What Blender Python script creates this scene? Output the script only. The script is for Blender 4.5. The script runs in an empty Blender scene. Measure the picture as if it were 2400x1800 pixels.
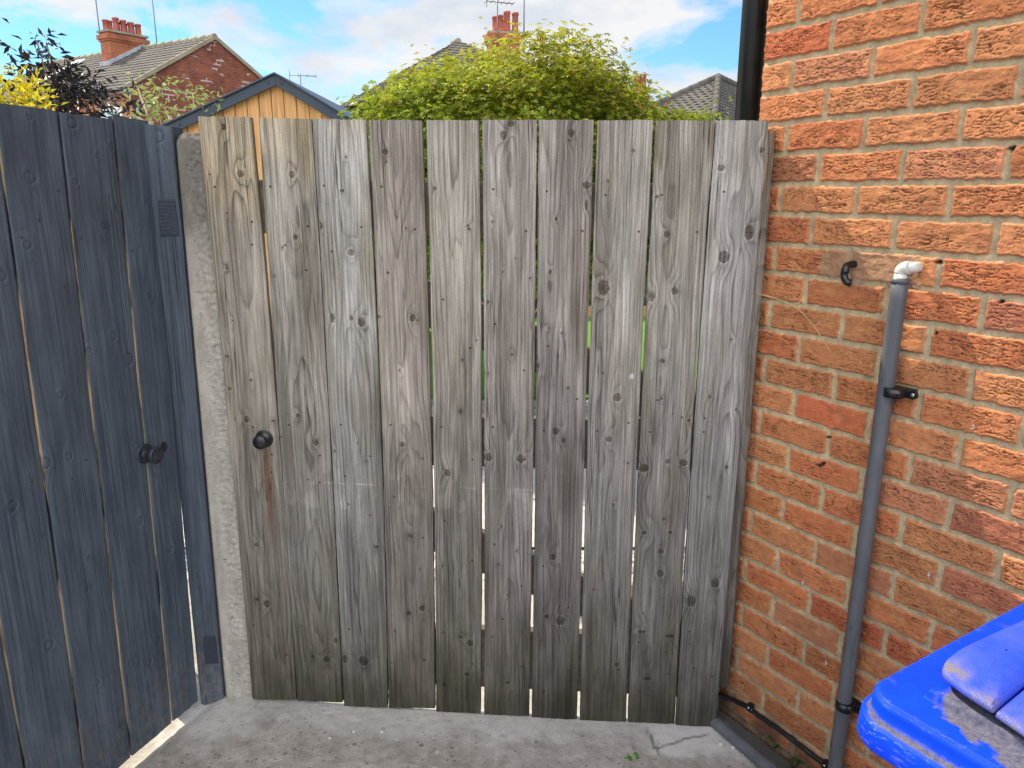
import bpy, bmesh, math, random
import numpy as np
from mathutils import Vector, Matrix

scn = bpy.context.scene
COL = scn.collection
R = math.radians

# ------------------------------------------------------------------ camera, sky, sun, exposure
F_PX, PITCH, EYE = 1653.0, R(13.995), 1.6          # focal length for a 2212 px wide frame
cam_d = bpy.data.cameras.new('camera'); cam = bpy.data.objects.new('camera', cam_d); COL.objects.link(cam)
cam_d.sensor_width = 36.0; cam_d.lens = F_PX / 2212 * 36
cam_d.clip_start = .02; cam_d.clip_end = 2000
cam.location = (0, 0, EYE); cam.rotation_euler = (R(90) - PITCH, 0, 0)
scn.camera = cam

SUN_AZ, SUN_EL = R(-47), R(50)                      # azimuth from +Y towards +X
world = bpy.data.worlds.new('World'); scn.world = world; world.use_nodes = True
EXPOSURE = 1.42
scn.view_settings.view_transform = 'Standard'; scn.view_settings.look = 'None'
scn.view_settings.exposure = EXPOSURE; scn.view_settings.gamma = 1
sun_d = bpy.data.lights.new('sun', 'SUN'); sun = bpy.data.objects.new('sun', sun_d); COL.objects.link(sun)
sun_d.energy = 3.0; sun_d.angle = R(.5); sun_d.color = (1, .90, .74)
sdir = Vector((math.sin(SUN_AZ) * math.cos(SUN_EL), math.cos(SUN_AZ) * math.cos(SUN_EL), math.sin(SUN_EL)))
sun.rotation_euler = sdir.to_track_quat('Z', 'Y').to_euler()
sun.location = (-6, 8, 9)


class NT:
    """short hand for building node trees"""
    def __init__(s, nt): s.nt = nt
    def n(s, t, **kw):
        o = s.nt.nodes.new(t)
        for k, v in kw.items(): setattr(o, k, v)
        return o
    def l(s, a, b): s.nt.links.new(a, b)
    def val(s, sock, v):
        if hasattr(v, 'is_output') or isinstance(v, bpy.types.NodeSocket): s.l(v, sock)
        else: sock.default_value = v
    def m(s, op, a, b=None, c=None, clamp=False):
        o = s.n('ShaderNodeMath', operation=op, use_clamp=clamp)
        for i, v in enumerate((a, b, c)):
            if v is not None: s.val(o.inputs[i], v)
        return o.outputs[0]
    def mix(s, f, a, b, mode='MIX'):
        o = s.n('ShaderNodeMix', data_type='RGBA', blend_type=mode)
        s.val(o.inputs[0], f)
        for sock, v in ((o.inputs[6], a), (o.inputs[7], b)):
            s.val(sock, (*v, 1) if isinstance(v, tuple) and len(v) == 3 else v)
        return o.outputs[2]
    def ramp(s, f, pts, interp='LINEAR'):
        o = s.n('ShaderNodeValToRGB'); s.val(o.inputs[0], f); cr = o.color_ramp; cr.interpolation = interp
        while len(cr.elements) < len(pts): cr.elements.new(.5)
        for e, (p, c) in zip(cr.elements, pts):
            e.position = p
            e.color = (c, c, c, 1) if not isinstance(c, tuple) else (*c, 1)
        return o.outputs[0]
    def noise(s, vec, scale, detail=3, rough=.55, out=0, dist=0):
        o = s.n('ShaderNodeTexNoise'); o.inputs['Scale'].default_value = scale
        o.inputs['Detail'].default_value = detail; o.inputs['Roughness'].default_value = rough
        o.inputs['Distortion'].default_value = dist
        if vec is not None: s.l(vec, o.inputs['Vector'])
        return o.outputs[out]
    def mapping(s, vec, scale=(1, 1, 1), loc=(0, 0, 0), rot=(0, 0, 0)):
        o = s.n('ShaderNodeMapping'); s.l(vec, o.inputs[0])
        o.inputs['Scale'].default_value = scale; o.inputs['Location'].default_value = loc
        o.inputs['Rotation'].default_value = rot
        return o.outputs[0]
    def attr(s, name, out='Fac'):
        return s.n('ShaderNodeAttribute', attribute_name=name).outputs[out]


def build_world():
    t = NT(world.node_tree); t.nt.nodes.clear()
    out = t.n('ShaderNodeOutputWorld')
    sky = t.n('ShaderNodeTexSky', sky_type='NISHITA', sun_disc=False)
    sky.sun_elevation = SUN_EL; sky.sun_rotation = SUN_AZ; sky.dust_density = .15; sky.air_density = .9; sky.ozone_density = 2.0
    b1 = t.n('ShaderNodeBackground'); t.l(t.mix(1.0, sky.outputs[0], (.60, .92, 1.08), 'MULTIPLY'), b1.inputs[0]); b1.inputs[1].default_value = .064
    d = t.n('ShaderNodeTexCoord').outputs['Generated']
    sx = t.n('ShaderNodeSeparateXYZ'); t.l(d, sx.inputs[0])
    az = t.m('ARCTAN2', sx.outputs[0], sx.outputs[1])
    el = t.m('ARCSINE', sx.outputs[2])
    v = t.mapping(d, (2.2, 2.2, 5.5), (3.1, .4, .7))
    n1 = t.noise(v, 2.1, 9, .58, dist=.25)
    n2 = t.noise(t.mapping(d, (3, 3, 7), (7, 2, 1)), 1.0, 2, .5)
    dens = t.m('ADD', t.m('MULTIPLY', t.m('SUBTRACT', n1, .5), 1.45), t.m('ADD', .49, t.m('MULTIPLY', n2, .35)))
    def blob(a, e, wa, we, k):
        q = t.m('ADD', t.m('POWER', t.m('DIVIDE', t.m('SUBTRACT', az, R(a)), R(wa)), 2.0),
                t.m('POWER', t.m('DIVIDE', t.m('SUBTRACT', el, R(e)), R(we)), 2.0))
        return t.m('MULTIPLY', t.m('EXPONENT', t.m('MULTIPLY', q, -1.0)), k)
    # banks of cloud seen over the roofs
    for a, e, wa, we, k in ((-8, 9.5, 9, 3.6, .2), (9, 10, 9, 3.6, .2), (-25, 10.5, 5, 2.0, .13), (-34, 8, 5, 3, .12),
                            (17.5, 7.0, 4, 1.6, .14), (-13, 4.5, 7, 2.0, .16), (-27, 13.5, 9, 1.6, -.16), (-17, 13.5, 4, 2.6, -.16), (17, 11, 2.5, 1.6, -.06)):
        dens = t.m('ADD', dens, blob(a, e, wa, we, k))
    # extra unseen cloud behind the camera, added as fill for the shaded yard
    back = t.m('MULTIPLY', t.m('ADD', t.m('MULTIPLY', sx.outputs[1], -1.0), .25), .22)
    dens = t.m('ADD', dens, t.m('MAXIMUM', back, -.02))
    fac = t.ramp(dens, ((.66, 0.0), (.77, .55), (.88, .97)), 'EASE')
    # cloud radiance, raised high up behind the camera to fill the shaded yard
    tone = t.noise(t.mapping(d, (3, 3, 8), (1, 5, 2)), 2.6, 5, .55)
    ccol = t.ramp(tone, ((.34, (.76, .81, .89)), (.58, (1.0, 1.0, 1.0))))
    b2 = t.n('ShaderNodeBackground'); t.l(ccol, b2.inputs[0])
    high = t.ramp(sx.outputs[2], ((.06, .35), (.55, 1.0), (.95, 1.0)), 'EASE')
    bk = t.m('MULTIPLY', t.m('MAXIMUM', t.m('ADD', t.m('MULTIPLY', sx.outputs[1], -1.0), .45), 0.0), 1.05)
    t.l(t.m('ADD', .35, t.m('MULTIPLY', bk, high)), b2.inputs[1])
    mx = t.n('ShaderNodeMixShader'); t.l(fac, mx.inputs[0]); t.l(b1.outputs[0], mx.inputs[1]); t.l(b2.outputs[0], mx.inputs[2])
    t.l(mx.outputs[0], out.inputs[0])

build_world()

# ------------------------------------------------------------------ photograph pixel -> ray (2400 x 1800), used on real planes only
S = 2212 / 2400
def ray(x, y):
    u = x * S - 1106; v = y * S - 829.5
    return np.array([u, F_PX * math.cos(PITCH) - v * math.sin(PITCH), -v * math.cos(PITCH) - F_PX * math.sin(PITCH)])
CAM = np.array([0, 0, EYE])
def on_plane(x, y, o, n):
    r = ray(x, y); o = np.array(o, float); n = np.array(n, float)
    return CAM + r * (np.dot(o - CAM, n) / np.dot(r, n))
def at_y(x, y, d):
    r = ray(x, y); return CAM + r * (d / r[1])
def at_z(x, y, z):
    r = ray(x, y); return CAM + r * ((z - EYE) / r[2])

# ------------------------------------------------------------------ numpy noise
def _hash(ix, iy, seed):
    h = (ix.astype(np.int64) * 374761393 + iy.astype(np.int64) * 668265263 + seed * 974634757) & 0xffffffff
    h = ((h ^ (h >> 13)) * 1274126177) & 0xffffffff
    return ((h ^ (h >> 16)) & 0xffff) / 65535.0
def noise2(x, y, seed=0):
    x, y = np.broadcast_arrays(np.asarray(x, float), np.asarray(y, float))
    ix = np.floor(x); iy = np.floor(y); fx = x - ix; fy = y - iy
    ux = fx * fx * fx * (fx * (fx * 6 - 15) + 10); uy = fy * fy * fy * (fy * (fy * 6 - 15) + 10)
    def g(dx, dy):
        a = _hash(ix + dx, iy + dy, seed) * 2 * np.pi
        return np.cos(a) * (fx - dx) + np.sin(a) * (fy - dy)
    a, b, c, d = g(0, 0), g(1, 0), g(0, 1), g(1, 1)
    return 1.5 * ((a * (1 - ux) + b * ux) * (1 - uy) + (c * (1 - ux) + d * ux) * uy)
def fbm(x, y, seed=0, o=4, gain=.5):
    s = 0; a = 1; f = 1
    for i in range(o):
        s = s + a * noise2(np.asarray(x) * f, np.asarray(y) * f, seed + 17 * i); a *= gain; f *= 2
    return s
def sstep(a, b, x):
    t = np.clip((x - a) / (b - a), 0, 1); return t * t * (3 - 2 * t)

# ------------------------------------------------------------------ mesh helpers
def link(o, parent=None):
    COL.objects.link(o)
    if parent is not None: o.parent = parent
    return o
def thing(name, label, cat, loc=(0, 0, 0), rz=0, group=None):
    o = bpy.data.objects.new(name, None); o.empty_display_size = .1
    o.location = loc; o.rotation_euler = (0, 0, rz); link(o)
    return tag(o, label, cat, group)
def tag(o, label, cat, group=None, kind=None):
    o['label'] = label; o['category'] = cat
    if group: o['group'] = group
    if kind: o['kind'] = kind
    return o
def mesh_np(name, verts, faces, mats, parent=None, attrs=None, smooth=True, fmat=None):
    """faces: list of int arrays (M,k)"""
    me = bpy.data.meshes.new(name)
    verts = np.asarray(verts, np.float32)
    faces = [np.asarray(f, np.int32) for f in faces if len(f)]
    me.vertices.add(len(verts)); me.vertices.foreach_set('co', verts.ravel())
    nl = sum(f.size for f in faces); npoly = sum(len(f) for f in faces)
    me.loops.add(nl); me.polygons.add(npoly)
    me.loops.foreach_set('vertex_index', np.concatenate([f.ravel() for f in faces]))
    tot = np.concatenate([np.full(len(f), f.shape[1], np.int32) for f in faces])
    me.polygons.foreach_set('loop_start', np.concatenate(([0], np.cumsum(tot)[:-1])).astype(np.int32))
    try: me.polygons.foreach_set('loop_total', tot)
    except Exception: pass
    sm = np.full(npoly, smooth) if np.isscalar(smooth) else np.asarray(smooth)
    me.polygons.foreach_set('use_smooth', sm.astype(bool))
    for m in (mats if isinstance(mats, (list, tuple)) else [mats]): me.materials.append(m)
    if fmat is not None: me.polygons.foreach_set('material_index', np.asarray(fmat, np.int32))
    for k, a in (attrs or {}).items():
        a = np.asarray(a, np.float32)
        if a.ndim == 1:
            at = me.attributes.new(k, 'FLOAT', 'POINT'); at.data.foreach_set('value', a)
        else:
            at = me.attributes.new(k, 'FLOAT_COLOR', 'POINT')
            at.data.foreach_set('color', np.concatenate([a, np.ones((len(a), 1), np.float32)], 1).ravel())
    me.update(calc_edges=True); me.validate()
    return link(bpy.data.objects.new(name, me), parent)

class MB:
    """collects shapes into one mesh"""
    def __init__(s): s.bm = bmesh.new()
    def box(s, lo, hi, bev=0, mat=None, rot=None):
        vs = [s.bm.verts.new((x, y, z)) for x in (lo[0], hi[0]) for y in (lo[1], hi[1]) for z in (lo[2], hi[2])]
        fs = [s.bm.faces.new([vs[i] for i in q]) for q in ((0, 1, 3, 2), (4, 6, 7, 5), (0, 4, 5, 1), (2, 3, 7, 6), (0, 2, 6, 4), (1, 5, 7, 3))]
        if bev:
            es = list({e for f in fs for e in f.edges})
            r = bmesh.ops.bevel(s.bm, geom=es, offset=bev, segments=2, profile=.5, affect='EDGES')
            vs = list({v for f in r['faces'] for v in f.verts} | {v for v in vs if v.is_valid})
        if mat is not None: bmesh.ops.transform(s.bm, matrix=mat, verts=[v for v in vs if v.is_valid])
        return s
    def prism(s, poly, d, bev=0):
        """extrude polygon (list of 3-D points) along vector d"""
        a = [s.bm.verts.new(p) for p in poly]; b = [s.bm.verts.new(Vector(p) + Vector(d)) for p in poly]
        n = len(poly); fs = [s.bm.faces.new(a), s.bm.faces.new(b[::-1])]
        for i in range(n): fs.append(s.bm.faces.new((a[i], b[i], b[(i + 1) % n], a[(i + 1) % n])))
        if bev:
            bmesh.ops.bevel(s.bm, geom=list({e for f in fs for e in f.edges}), offset=bev, segments=2, profile=.5, affect='EDGES')
        return s
    def quad(s, *p):
        s.bm.faces.new([s.bm.verts.new(q) for q in p]); return s
    def tube(s, pts, r, n=12, cap=True, taper=None):
        pts = [Vector(p) for p in pts]; rings = []
        t0 = (pts[1] - pts[0]).normalized(); up = Vector((0, 0, 1)) if abs(t0.z) < .9 else Vector((1, 0, 0))
        u = t0.cross(up).normalized()
        for i, p in enumerate(pts):
            a = pts[max(i - 1, 0)]; b = pts[min(i + 1, len(pts) - 1)]
            t = (b - a).normalized(); u = (u - t * u.dot(t)).normalized(); w = t.cross(u)
            rr = r if taper is None else r * (1 + (taper - 1) * i / (len(pts) - 1))
            if isinstance(r, (list, tuple)): rr = r[i]
            rings.append([s.bm.verts.new(p + (u * math.cos(2 * math.pi * k / n) + w * math.sin(2 * math.pi * k / n)) * rr) for k in range(n)])
        for a, b in zip(rings, rings[1:]):
            for k in range(n): s.bm.faces.new((a[k], a[(k + 1) % n], b[(k + 1) % n], b[k])).smooth = True
        if cap: s.bm.faces.new(rings[0][::-1]); s.bm.faces.new(rings[-1])
        return s
    def lathe(s, o, axis, prof, n=24):
        """prof: (radius, distance along axis)"""
        axis = Vector(axis).normalized(); o = Vector(o)
        up = Vector((0, 0, 1)) if abs(axis.z) < .9 else Vector((1, 0, 0))
        u = axis.cross(up).normalized(); w = axis.cross(u); rings = []
        for r, d in prof:
            rings.append([s.bm.verts.new(o + axis * d + (u * math.cos(2 * math.pi * k / n) + w * math.sin(2 * math.pi * k / n)) * max(r, 1e-5)) for k in range(n)])
        for a, b in zip(rings, rings[1:]):
            for k in range(n): s.bm.faces.new((a[k], a[(k + 1) % n], b[(k + 1) % n], b[k])).smooth = True
        s.bm.faces.new(rings[0][::-1]); s.bm.faces.new(rings[-1])
        return s
    def build(s, name, mat, parent=None, smooth_angle=None):
        bmesh.ops.recalc_face_normals(s.bm, faces=s.bm.faces)
        me = bpy.data.meshes.new(name); s.bm.to_mesh(me); s.bm.free()
        for m in (mat if isinstance(mat, (list, tuple)) else [mat]): me.materials.append(m)
        return link(bpy.data.objects.new(name, me), parent)

# ------------------------------------------------------------------ materials
def new_mat(name, rough=.8, spec=.3):
    m = bpy.data.materials.new(name); m.use_nodes = True; t = NT(m.node_tree)
    b = t.nt.nodes['Principled BSDF']; b.inputs['Roughness'].default_value = rough
    b.inputs['Specular IOR Level'].default_value = spec
    return m, t, b
def bump(t, b, h, dist=1.0, strength=1.0):
    o = t.n('ShaderNodeBump'); o.inputs['Strength'].default_value = strength; o.inputs['Distance'].default_value = dist
    t.l(h, o.inputs['Height']); t.l(o.outputs[0], b.inputs['Normal'])
def obj_co(t): return t.n('ShaderNodeTexCoord').outputs['Object']

def mottled(name, col, amt=.15, scale=12, rough=.7, spec=.3, bscale=60, bh=.0006, metal=0):
    m, t, b = new_mat(name, rough, spec); co = obj_co(t)
    n = t.noise(co, scale, 5, .6)
    lo = tuple(c * (1 - amt) for c in col); hi = tuple(min(1, c * (1 + amt)) for c in col)
    t.l(t.ramp(n, ((.3, lo), (.7, hi))), b.inputs['Base Color']); b.inputs['Metallic'].default_value = metal
    if bh: bump(t, b, t.m('MULTIPLY', t.noise(co, bscale, 4, .6), bh))
    return m

def wood_mat(name, paint=None):
    """weathered or painted sawn softwood: the growth rings, knots and stains come from the mesh's own fields"""
    m, t, b = new_mat(name, .85 if paint is None else .5, .15 if paint is None else .4)
    co = obj_co(t)
    ph = t.attr('ring'); kd = t.attr('knot'); col = t.attr('Col', 'Color')
    fr = t.m('FRACT', ph)
    late = t.ramp(fr, ((0, 0.0), (.55, .10), (.82, .65), (.91, 1.0), (.985, .0)))
    slow = t.noise(t.mapping(co, (14, 14, 1.6)), 1, 3)
    amp = t.ramp(slow, ((.3, .15), (.68, 1.0)))
    lw = t.m('MULTIPLY', late, amp)
    fib = t.noise(t.mapping(co, (420, 420, 9)), 1, 4, .65)
    fib2 = t.noise(t.mapping(co, (110, 110, 2.6)), 1, 4, .6)
    blot = t.noise(t.mapping(co, (16, 16, 5)), 1, 5, .6)
    chk = t.noise(t.mapping(co, (75, 75, 1.1), (3, 3, 3)), 1, 2, .5)
    crack = t.ramp(t.m('ABSOLUTE', t.m('SUBTRACT', chk, .5)), ((.004, 1.0), (.012, 0.0)))
    crack = t.m('MULTIPLY', crack, t.ramp(t.noise(t.mapping(co, (9, 9, 1.5), (1, 8, 2)), 1, 2), ((.5, 0.0), (.62, 1.0))))
    core = t.ramp(kd, ((.40, 1.0), (.92, .72), (1.08, 0.0)))
    rim = t.ramp(kd, ((.8, 0.0), (1.0, 1.0), (1.18, 0.0)))
    halo = t.ramp(t.m('MULTIPLY', kd, .5), ((.52, 0.0), (.60, 1.0), (.80, 0.0)))
    grit = t.noise(t.mapping(co, (1, 1, .5)), 700, 2, .7)
    zone = t.ramp(t.noise(t.mapping(co, (26, 26, 1.0), (2, 4, 9)), 1, 3, .55, dist=.4), ((.52, 0.0), (.57, 1.0)))
    zone2 = t.ramp(t.noise(t.mapping(co, (34, 34, 1.3), (7, 4, 1)), 1, 3, .55), ((.54, 0.0), (.62, 1.0)))
    if paint is None:
        col = t.mix(t.m('MULTIPLY', zone, .5), col, t.mix(1.0, col, (.56, .54, .53), 'MULTIPLY')); col = t.mix(t.m('MULTIPLY', zone2, .5), col, t.mix(1.0, col, (1.30, 1.30, 1.30), 'MULTIPLY'))
        c = t.mix(t.m('MULTIPLY', lw, .78), col, (.070, .060, .050))
        c = t.mix(1.0, c, t.ramp(fib, ((.25, (.50, .50, .50)), (.52, (1, 1, 1)), (.8, (1.3, 1.3, 1.3)))), 'MULTIPLY')
        c = t.mix(1.0, c, t.ramp(fib2, ((.3, (.66, .65, .63)), (.7, (1.26, 1.26, 1.26)))), 'MULTIPLY')
        gr = t.ramp(grit, ((.3, (.80, .80, .80)), (.7, (1.18, 1.18, 1.18)))); c = t.mix(1.0, c, gr, 'MULTIPLY')
        c = t.mix(1.0, c, t.ramp(blot, ((.3, (.74, .73, .71)), (.7, (1.14, 1.13, 1.12)))), 'MULTIPLY')
        c = t.mix(halo, c, t.mix(1.0, c, (1.22, 1.21, 1.19), 'MULTIPLY'))
        kn = t.noise(t.mapping(co, (1, 1, 1)), 240, 4, .7)
        c = t.mix(core, c, t.mix(1.0, c, t.ramp(kn, ((.36, (.17, .155, .14)), (.60, (.74, .70, .65)))), 'MULTIPLY'))
        c = t.mix(t.m('MULTIPLY', rim, .6), c, t.mix(1.0, c, (.18, .16, .14), 'MULTIPLY'))
        c = t.mix(t.m('MULTIPLY', crack, .8), c, (.03, .026, .02))
        t.l(c, b.inputs['Base Color'])
        h = t.m('ADD', t.m('MULTIPLY', lw, -.0014), t.m('MULTIPLY', fib, .0014))
        h = t.m('ADD', h, t.m('MULTIPLY', fib2, .0026))
        saw = t.n('ShaderNodeTexWave', bands_direction='DIAGONAL'); t.l(t.mapping(co, (1, 0, 1)), saw.inputs[0]); saw.inputs['Scale'].default_value = 62; saw.inputs['Distortion'].default_value = 1.2; saw.inputs['Detail'].default_value = 2
        sm = t.m('MULTIPLY', saw.outputs[1], t.ramp(t.noise(t.mapping(co, (5, 5, 1.2), (9, 2, 6)), 1, 2), ((.48, 0.0), (.62, 1.0))))
        h = t.m('ADD', h, t.m('MULTIPLY', sm, .0005))
        h = t.m('ADD', h, t.m('MULTIPLY', grit, .0010))
        h = t.m('SUBTRACT', h, t.m('MULTIPLY', crack, .0018))
        h = t.m('ADD', h, t.m('MULTIPLY', halo, .0008)); h = t.m('SUBTRACT', h, t.m('MULTIPLY', rim, .0012))
        bump(t, b, h, 1.0, .9)
    else:
        c = t.mix(1.0, (*paint, 1), t.ramp(fib2, ((.3, (.62, .63, .66)), (.7, (1.35, 1.34, 1.3)))), 'MULTIPLY')
        c = t.mix(1.0, c, t.ramp(blot, ((.3, (.68, .69, .72)), (.72, (1.3, 1.28, 1.24)))), 'MULTIPLY')
        c = t.mix(t.m('MULTIPLY', lw, .40), c, tuple(v * .45 for v in paint))
        c = t.mix(t.m('MULTIPLY', rim, .6), c, tuple(v * .4 for v in paint))
        c = t.mix(t.m('MULTIPLY', crack, .7), c, tuple(v * .25 for v in paint))
        sz = t.n('ShaderNodeSeparateXYZ'); t.l(co, sz.inputs[0])
        mud = t.m('MULTIPLY', t.ramp(t.noise(t.mapping(co, (1, 1, 1), (6, 2, 1)), 34, 6, .75), ((.42, 0.0), (.66, 1.0))), t.ramp(sz.outputs[2], ((.04, .75), (.42, 0.0))))
        c = t.mix(mud, c, (.17, .155, .13))
        wear = t.ramp(t.noise(t.mapping(co, (60, 60, 14), (5, 1, 4)), 1, 5, .7), ((.66, 0.0), (.74, 1.0)))
        c = t.mix(t.m('MULTIPLY', wear, .3), c, (.17, .18, .2))
        t.l(c, b.inputs['Base Color'])
        t.l(t.ramp(blot, ((.3, .42), (.7, .62))), b.inputs['Roughness'])
        h = t.m('ADD', t.m('MULTIPLY', lw, -.0007), t.m('MULTIPLY', fib, .0006))
        h = t.m('ADD', h, t.m('MULTIPLY', fib2, .0014)); h = t.m('ADD', h, t.m('MULTIPLY', grit, .0006))
        h = t.m('SUBTRACT', h, t.m('MULTIPLY', crack, .0018)); h = t.m('SUBTRACT', h, t.m('MULTIPLY', rim, .0018))
        h = t.m('ADD', h, t.m('MULTIPLY', core, .001))
        bump(t, b, h, 1.0, .9)
    return m

M = {}
M['wood'] = wood_mat('weathered_wood')
M['paint'] = wood_mat('slate_painted_wood', (.068, .095, .126))
M['paint_post_shaded'] = wood_mat('slate_painted_post_shaded', (.052, .070, .096))  # same slate paint as the door, with shade put into the colour
def plain_wood(name, col, k=.3, axis=2):
    m, t, b = new_mat(name, .8, .2); co = obj_co(t)
    sc = [60, 60, 60]; sc[axis] = 2.5
    n = t.noise(t.mapping(co, tuple(sc)), 1, 5, .6)
    kn = t.noise(t.mapping(co, (9, 9, 5)), 1, 3)
    c = t.ramp(n, ((.3, tuple(v * (1 - k) for v in col)), (.7, tuple(v * (1 + k) for v in col))))
    c = t.mix(t.ramp(kn, ((.68, 0.0), (.78, .7))), c, tuple(v * .4 for v in col))
    t.l(c, b.inputs['Base Color']); bump(t, b, t.m('MULTIPLY', n, .002))
    return m
M['raw'] = plain_wood('raw_timber_edge', (.42, .31, .19))
def half_raw():
    m, t, b = new_mat('part_painted_edge', .7, .2); co = obj_co(t)
    n = t.noise(t.mapping(co, (30, 30, 3.2)), 1, 4, .6)
    t.l(t.mix(t.ramp(n, ((.42, 0.0), (.52, 1.0))), (.03, .035, .045), (.50, .40, .27)), b.inputs['Base Color']); return m
M['halfraw'] = half_raw()
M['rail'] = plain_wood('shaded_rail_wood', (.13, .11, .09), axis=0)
M['darkrail'] = plain_wood('painted_rail_wood', (.035, .045, .07))
M['cedar'] = plain_wood('honey_shed_boards', (.52, .29, .12), .28)
M['slate_trim'] = mottled('slate_grey_trim', (.035, .05, .072), .12, 5, .5)
M['black_metal'] = mottled('black_lacquered_metal', (.008, .009, .012), .3, 30, .32, .5, 90, .0003)
M['old_metal'] = mottled('painted_over_metal', (.022, .028, .04), .6, 60, .45, .5, 120, .0012)
M['rust'] = mottled('rusty_nail_head', (.055, .022, .014), .4, 300, .8)
M['black_plastic'] = mottled('black_gloss_plastic', (.006, .007, .009), .3, 9, .28, .5, 40, .0002)
M['white_plastic'] = mottled('white_plastic', (.52, .51, .455), .06, 30, .4, .5, 80, .0002)
M['screw'] = mottled('bright_screw_metal', (.5, .5, .48), .2, 90, .35, .5, 90, 0, 1)
M['straw'] = mottled('dry_straw', (.55, .42, .20), .2, 60, .8)
M['white_stone'] = mottled('white_stone_chip', (.55, .54, .50), .1, 90, .8)

def pipe_mat():
    m, t, b = new_mat('scuffed_grey_pipe', .45, .4); co = obj_co(t)
    n = t.noise(t.mapping(co, (25, 25, 7)), 1, 5, .6)
    c = t.ramp(n, ((.3, (.066, .070, .077)), (.7, (.105, .110, .118))))
    sc = t.ramp(t.noise(t.mapping(co, (70, 70, 26), (3, 1, 2)), 1, 4, .7), ((.30, 1.0), (.35, 0.0)))
    c = t.mix(sc, c, (.012, .012, .014))
    lines = t.ramp(t.noise(t.mapping(co, (260, 260, 2.0)), 1, 2), ((.62, 0.0), (.72, .5)))
    c = t.mix(lines, c, (.15, .155, .16))
    t.l(c, b.inputs['Base Color']); bump(t, b, t.m('MULTIPLY', n, .001)); return m
M['pipe'] = pipe_mat()

def leaf_mat(name, trans=.35, rough=.55):
    m, t, b = new_mat(name, rough, .3)
    col = t.attr('Col', 'Color')
    c = t.mix(1.0, col, t.ramp(t.noise(obj_co(t), 40, 2), ((.3, (.8, .8, .8)), (.7, (1.2, 1.2, 1.2)))), 'MULTIPLY')
    t.l(c, b.inputs['Base Color'])
    tr = t.n('ShaderNodeBsdfTranslucent'); t.l(c, tr.inputs[0])
    mx = t.n('ShaderNodeMixShader'); mx.inputs[0].default_value = trans
    t.l(b.outputs[0], mx.inputs[1]); t.l(tr.outputs[0], mx.inputs[2])
    t.l(mx.outputs[0], t.nt.nodes['Material Output'].inputs[0]); return m
M['leaf'] = leaf_mat('thin_green_leaf', .42)
M['dark_leaf'] = leaf_mat('dark_purple_leaf', .12, .4)
M['bark'] = mottled('grey_brown_bark', (.16, .12, .08), .4, 40, .9, .1, 60, .004)

def concrete_mat():
    m, t, b = new_mat('worn_yard_concrete', .9, .2); co = obj_co(t)
    big = t.noise(co, 3.2, 6, .62); mid = t.noise(co, 26, 5, .65); fine = t.noise(co, 330, 3, .7)
    c = t.ramp(big, ((.3, (.27, .247, .212)), (.5, (.34, .316, .278)), (.7, (.425, .40, .36))))
    c = t.mix(1.0, c, t.ramp(mid, ((.3, (.72, .71, .69)), (.68, (1.16, 1.16, 1.15)))), 'MULTIPLY')
    c = t.mix(1.0, c, t.ramp(fine, ((.3, (.72, .72, .72)), (.7, (1.22, 1.22, 1.22)))), 'MULTIPLY')
    def stones(scale, thr, seedloc, colr):
        v = t.n('ShaderNodeTexVoronoi'); v.inputs['Scale'].default_value = scale; t.l(t.mapping(co, (1, 1, 1), seedloc), v.inputs['Vector'])
        rnd = t.n('ShaderNodeSeparateColor'); t.l(v.outputs['Color'], rnd.inputs[0])
        sel = t.m('GREATER_THAN', rnd.outputs[0], thr)
        d = t.m('LESS_THAN', v.outputs['Distance'], t.m('MULTIPLY', rnd.outputs[1], .42))
        return t.m('MULTIPLY', sel, d), t.ramp(rnd.outputs[2], colr)
    s1, c1 = stones(95, .55, (0, 0, 0), ((0, (.10, .088, .075)), (.5, (.17, .15, .13)), (1, (.42, .40, .37))))
    s2, c2 = stones(42, .80, (4, 2, 0), ((0, (.11, .095, .082)), (.6, (.2, .17, .14)), (1, (.5, .47, .44))))
    c = t.mix(t.m('MULTIPLY', s1, .75), c, c1); c = t.mix(t.m('MULTIPLY', s2, .75), c, c2)
    crack = t.attr('crack'); patch = t.attr('patch')
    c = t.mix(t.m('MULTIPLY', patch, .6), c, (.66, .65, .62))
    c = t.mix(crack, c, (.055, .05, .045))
    t.l(c, b.inputs['Base Color'])
    h = t.m('ADD', t.m('MULTIPLY', mid, .004), t.m('MULTIPLY', fine, .0012))
    h = t.m('ADD', h, t.m('MULTIPLY', s1, .0006)); h = t.m('SUBTRACT', h, t.m('MULTIPLY', crack, .003))
    bump(t, b, h); return m
M['concrete'] = concrete_mat()

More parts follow.
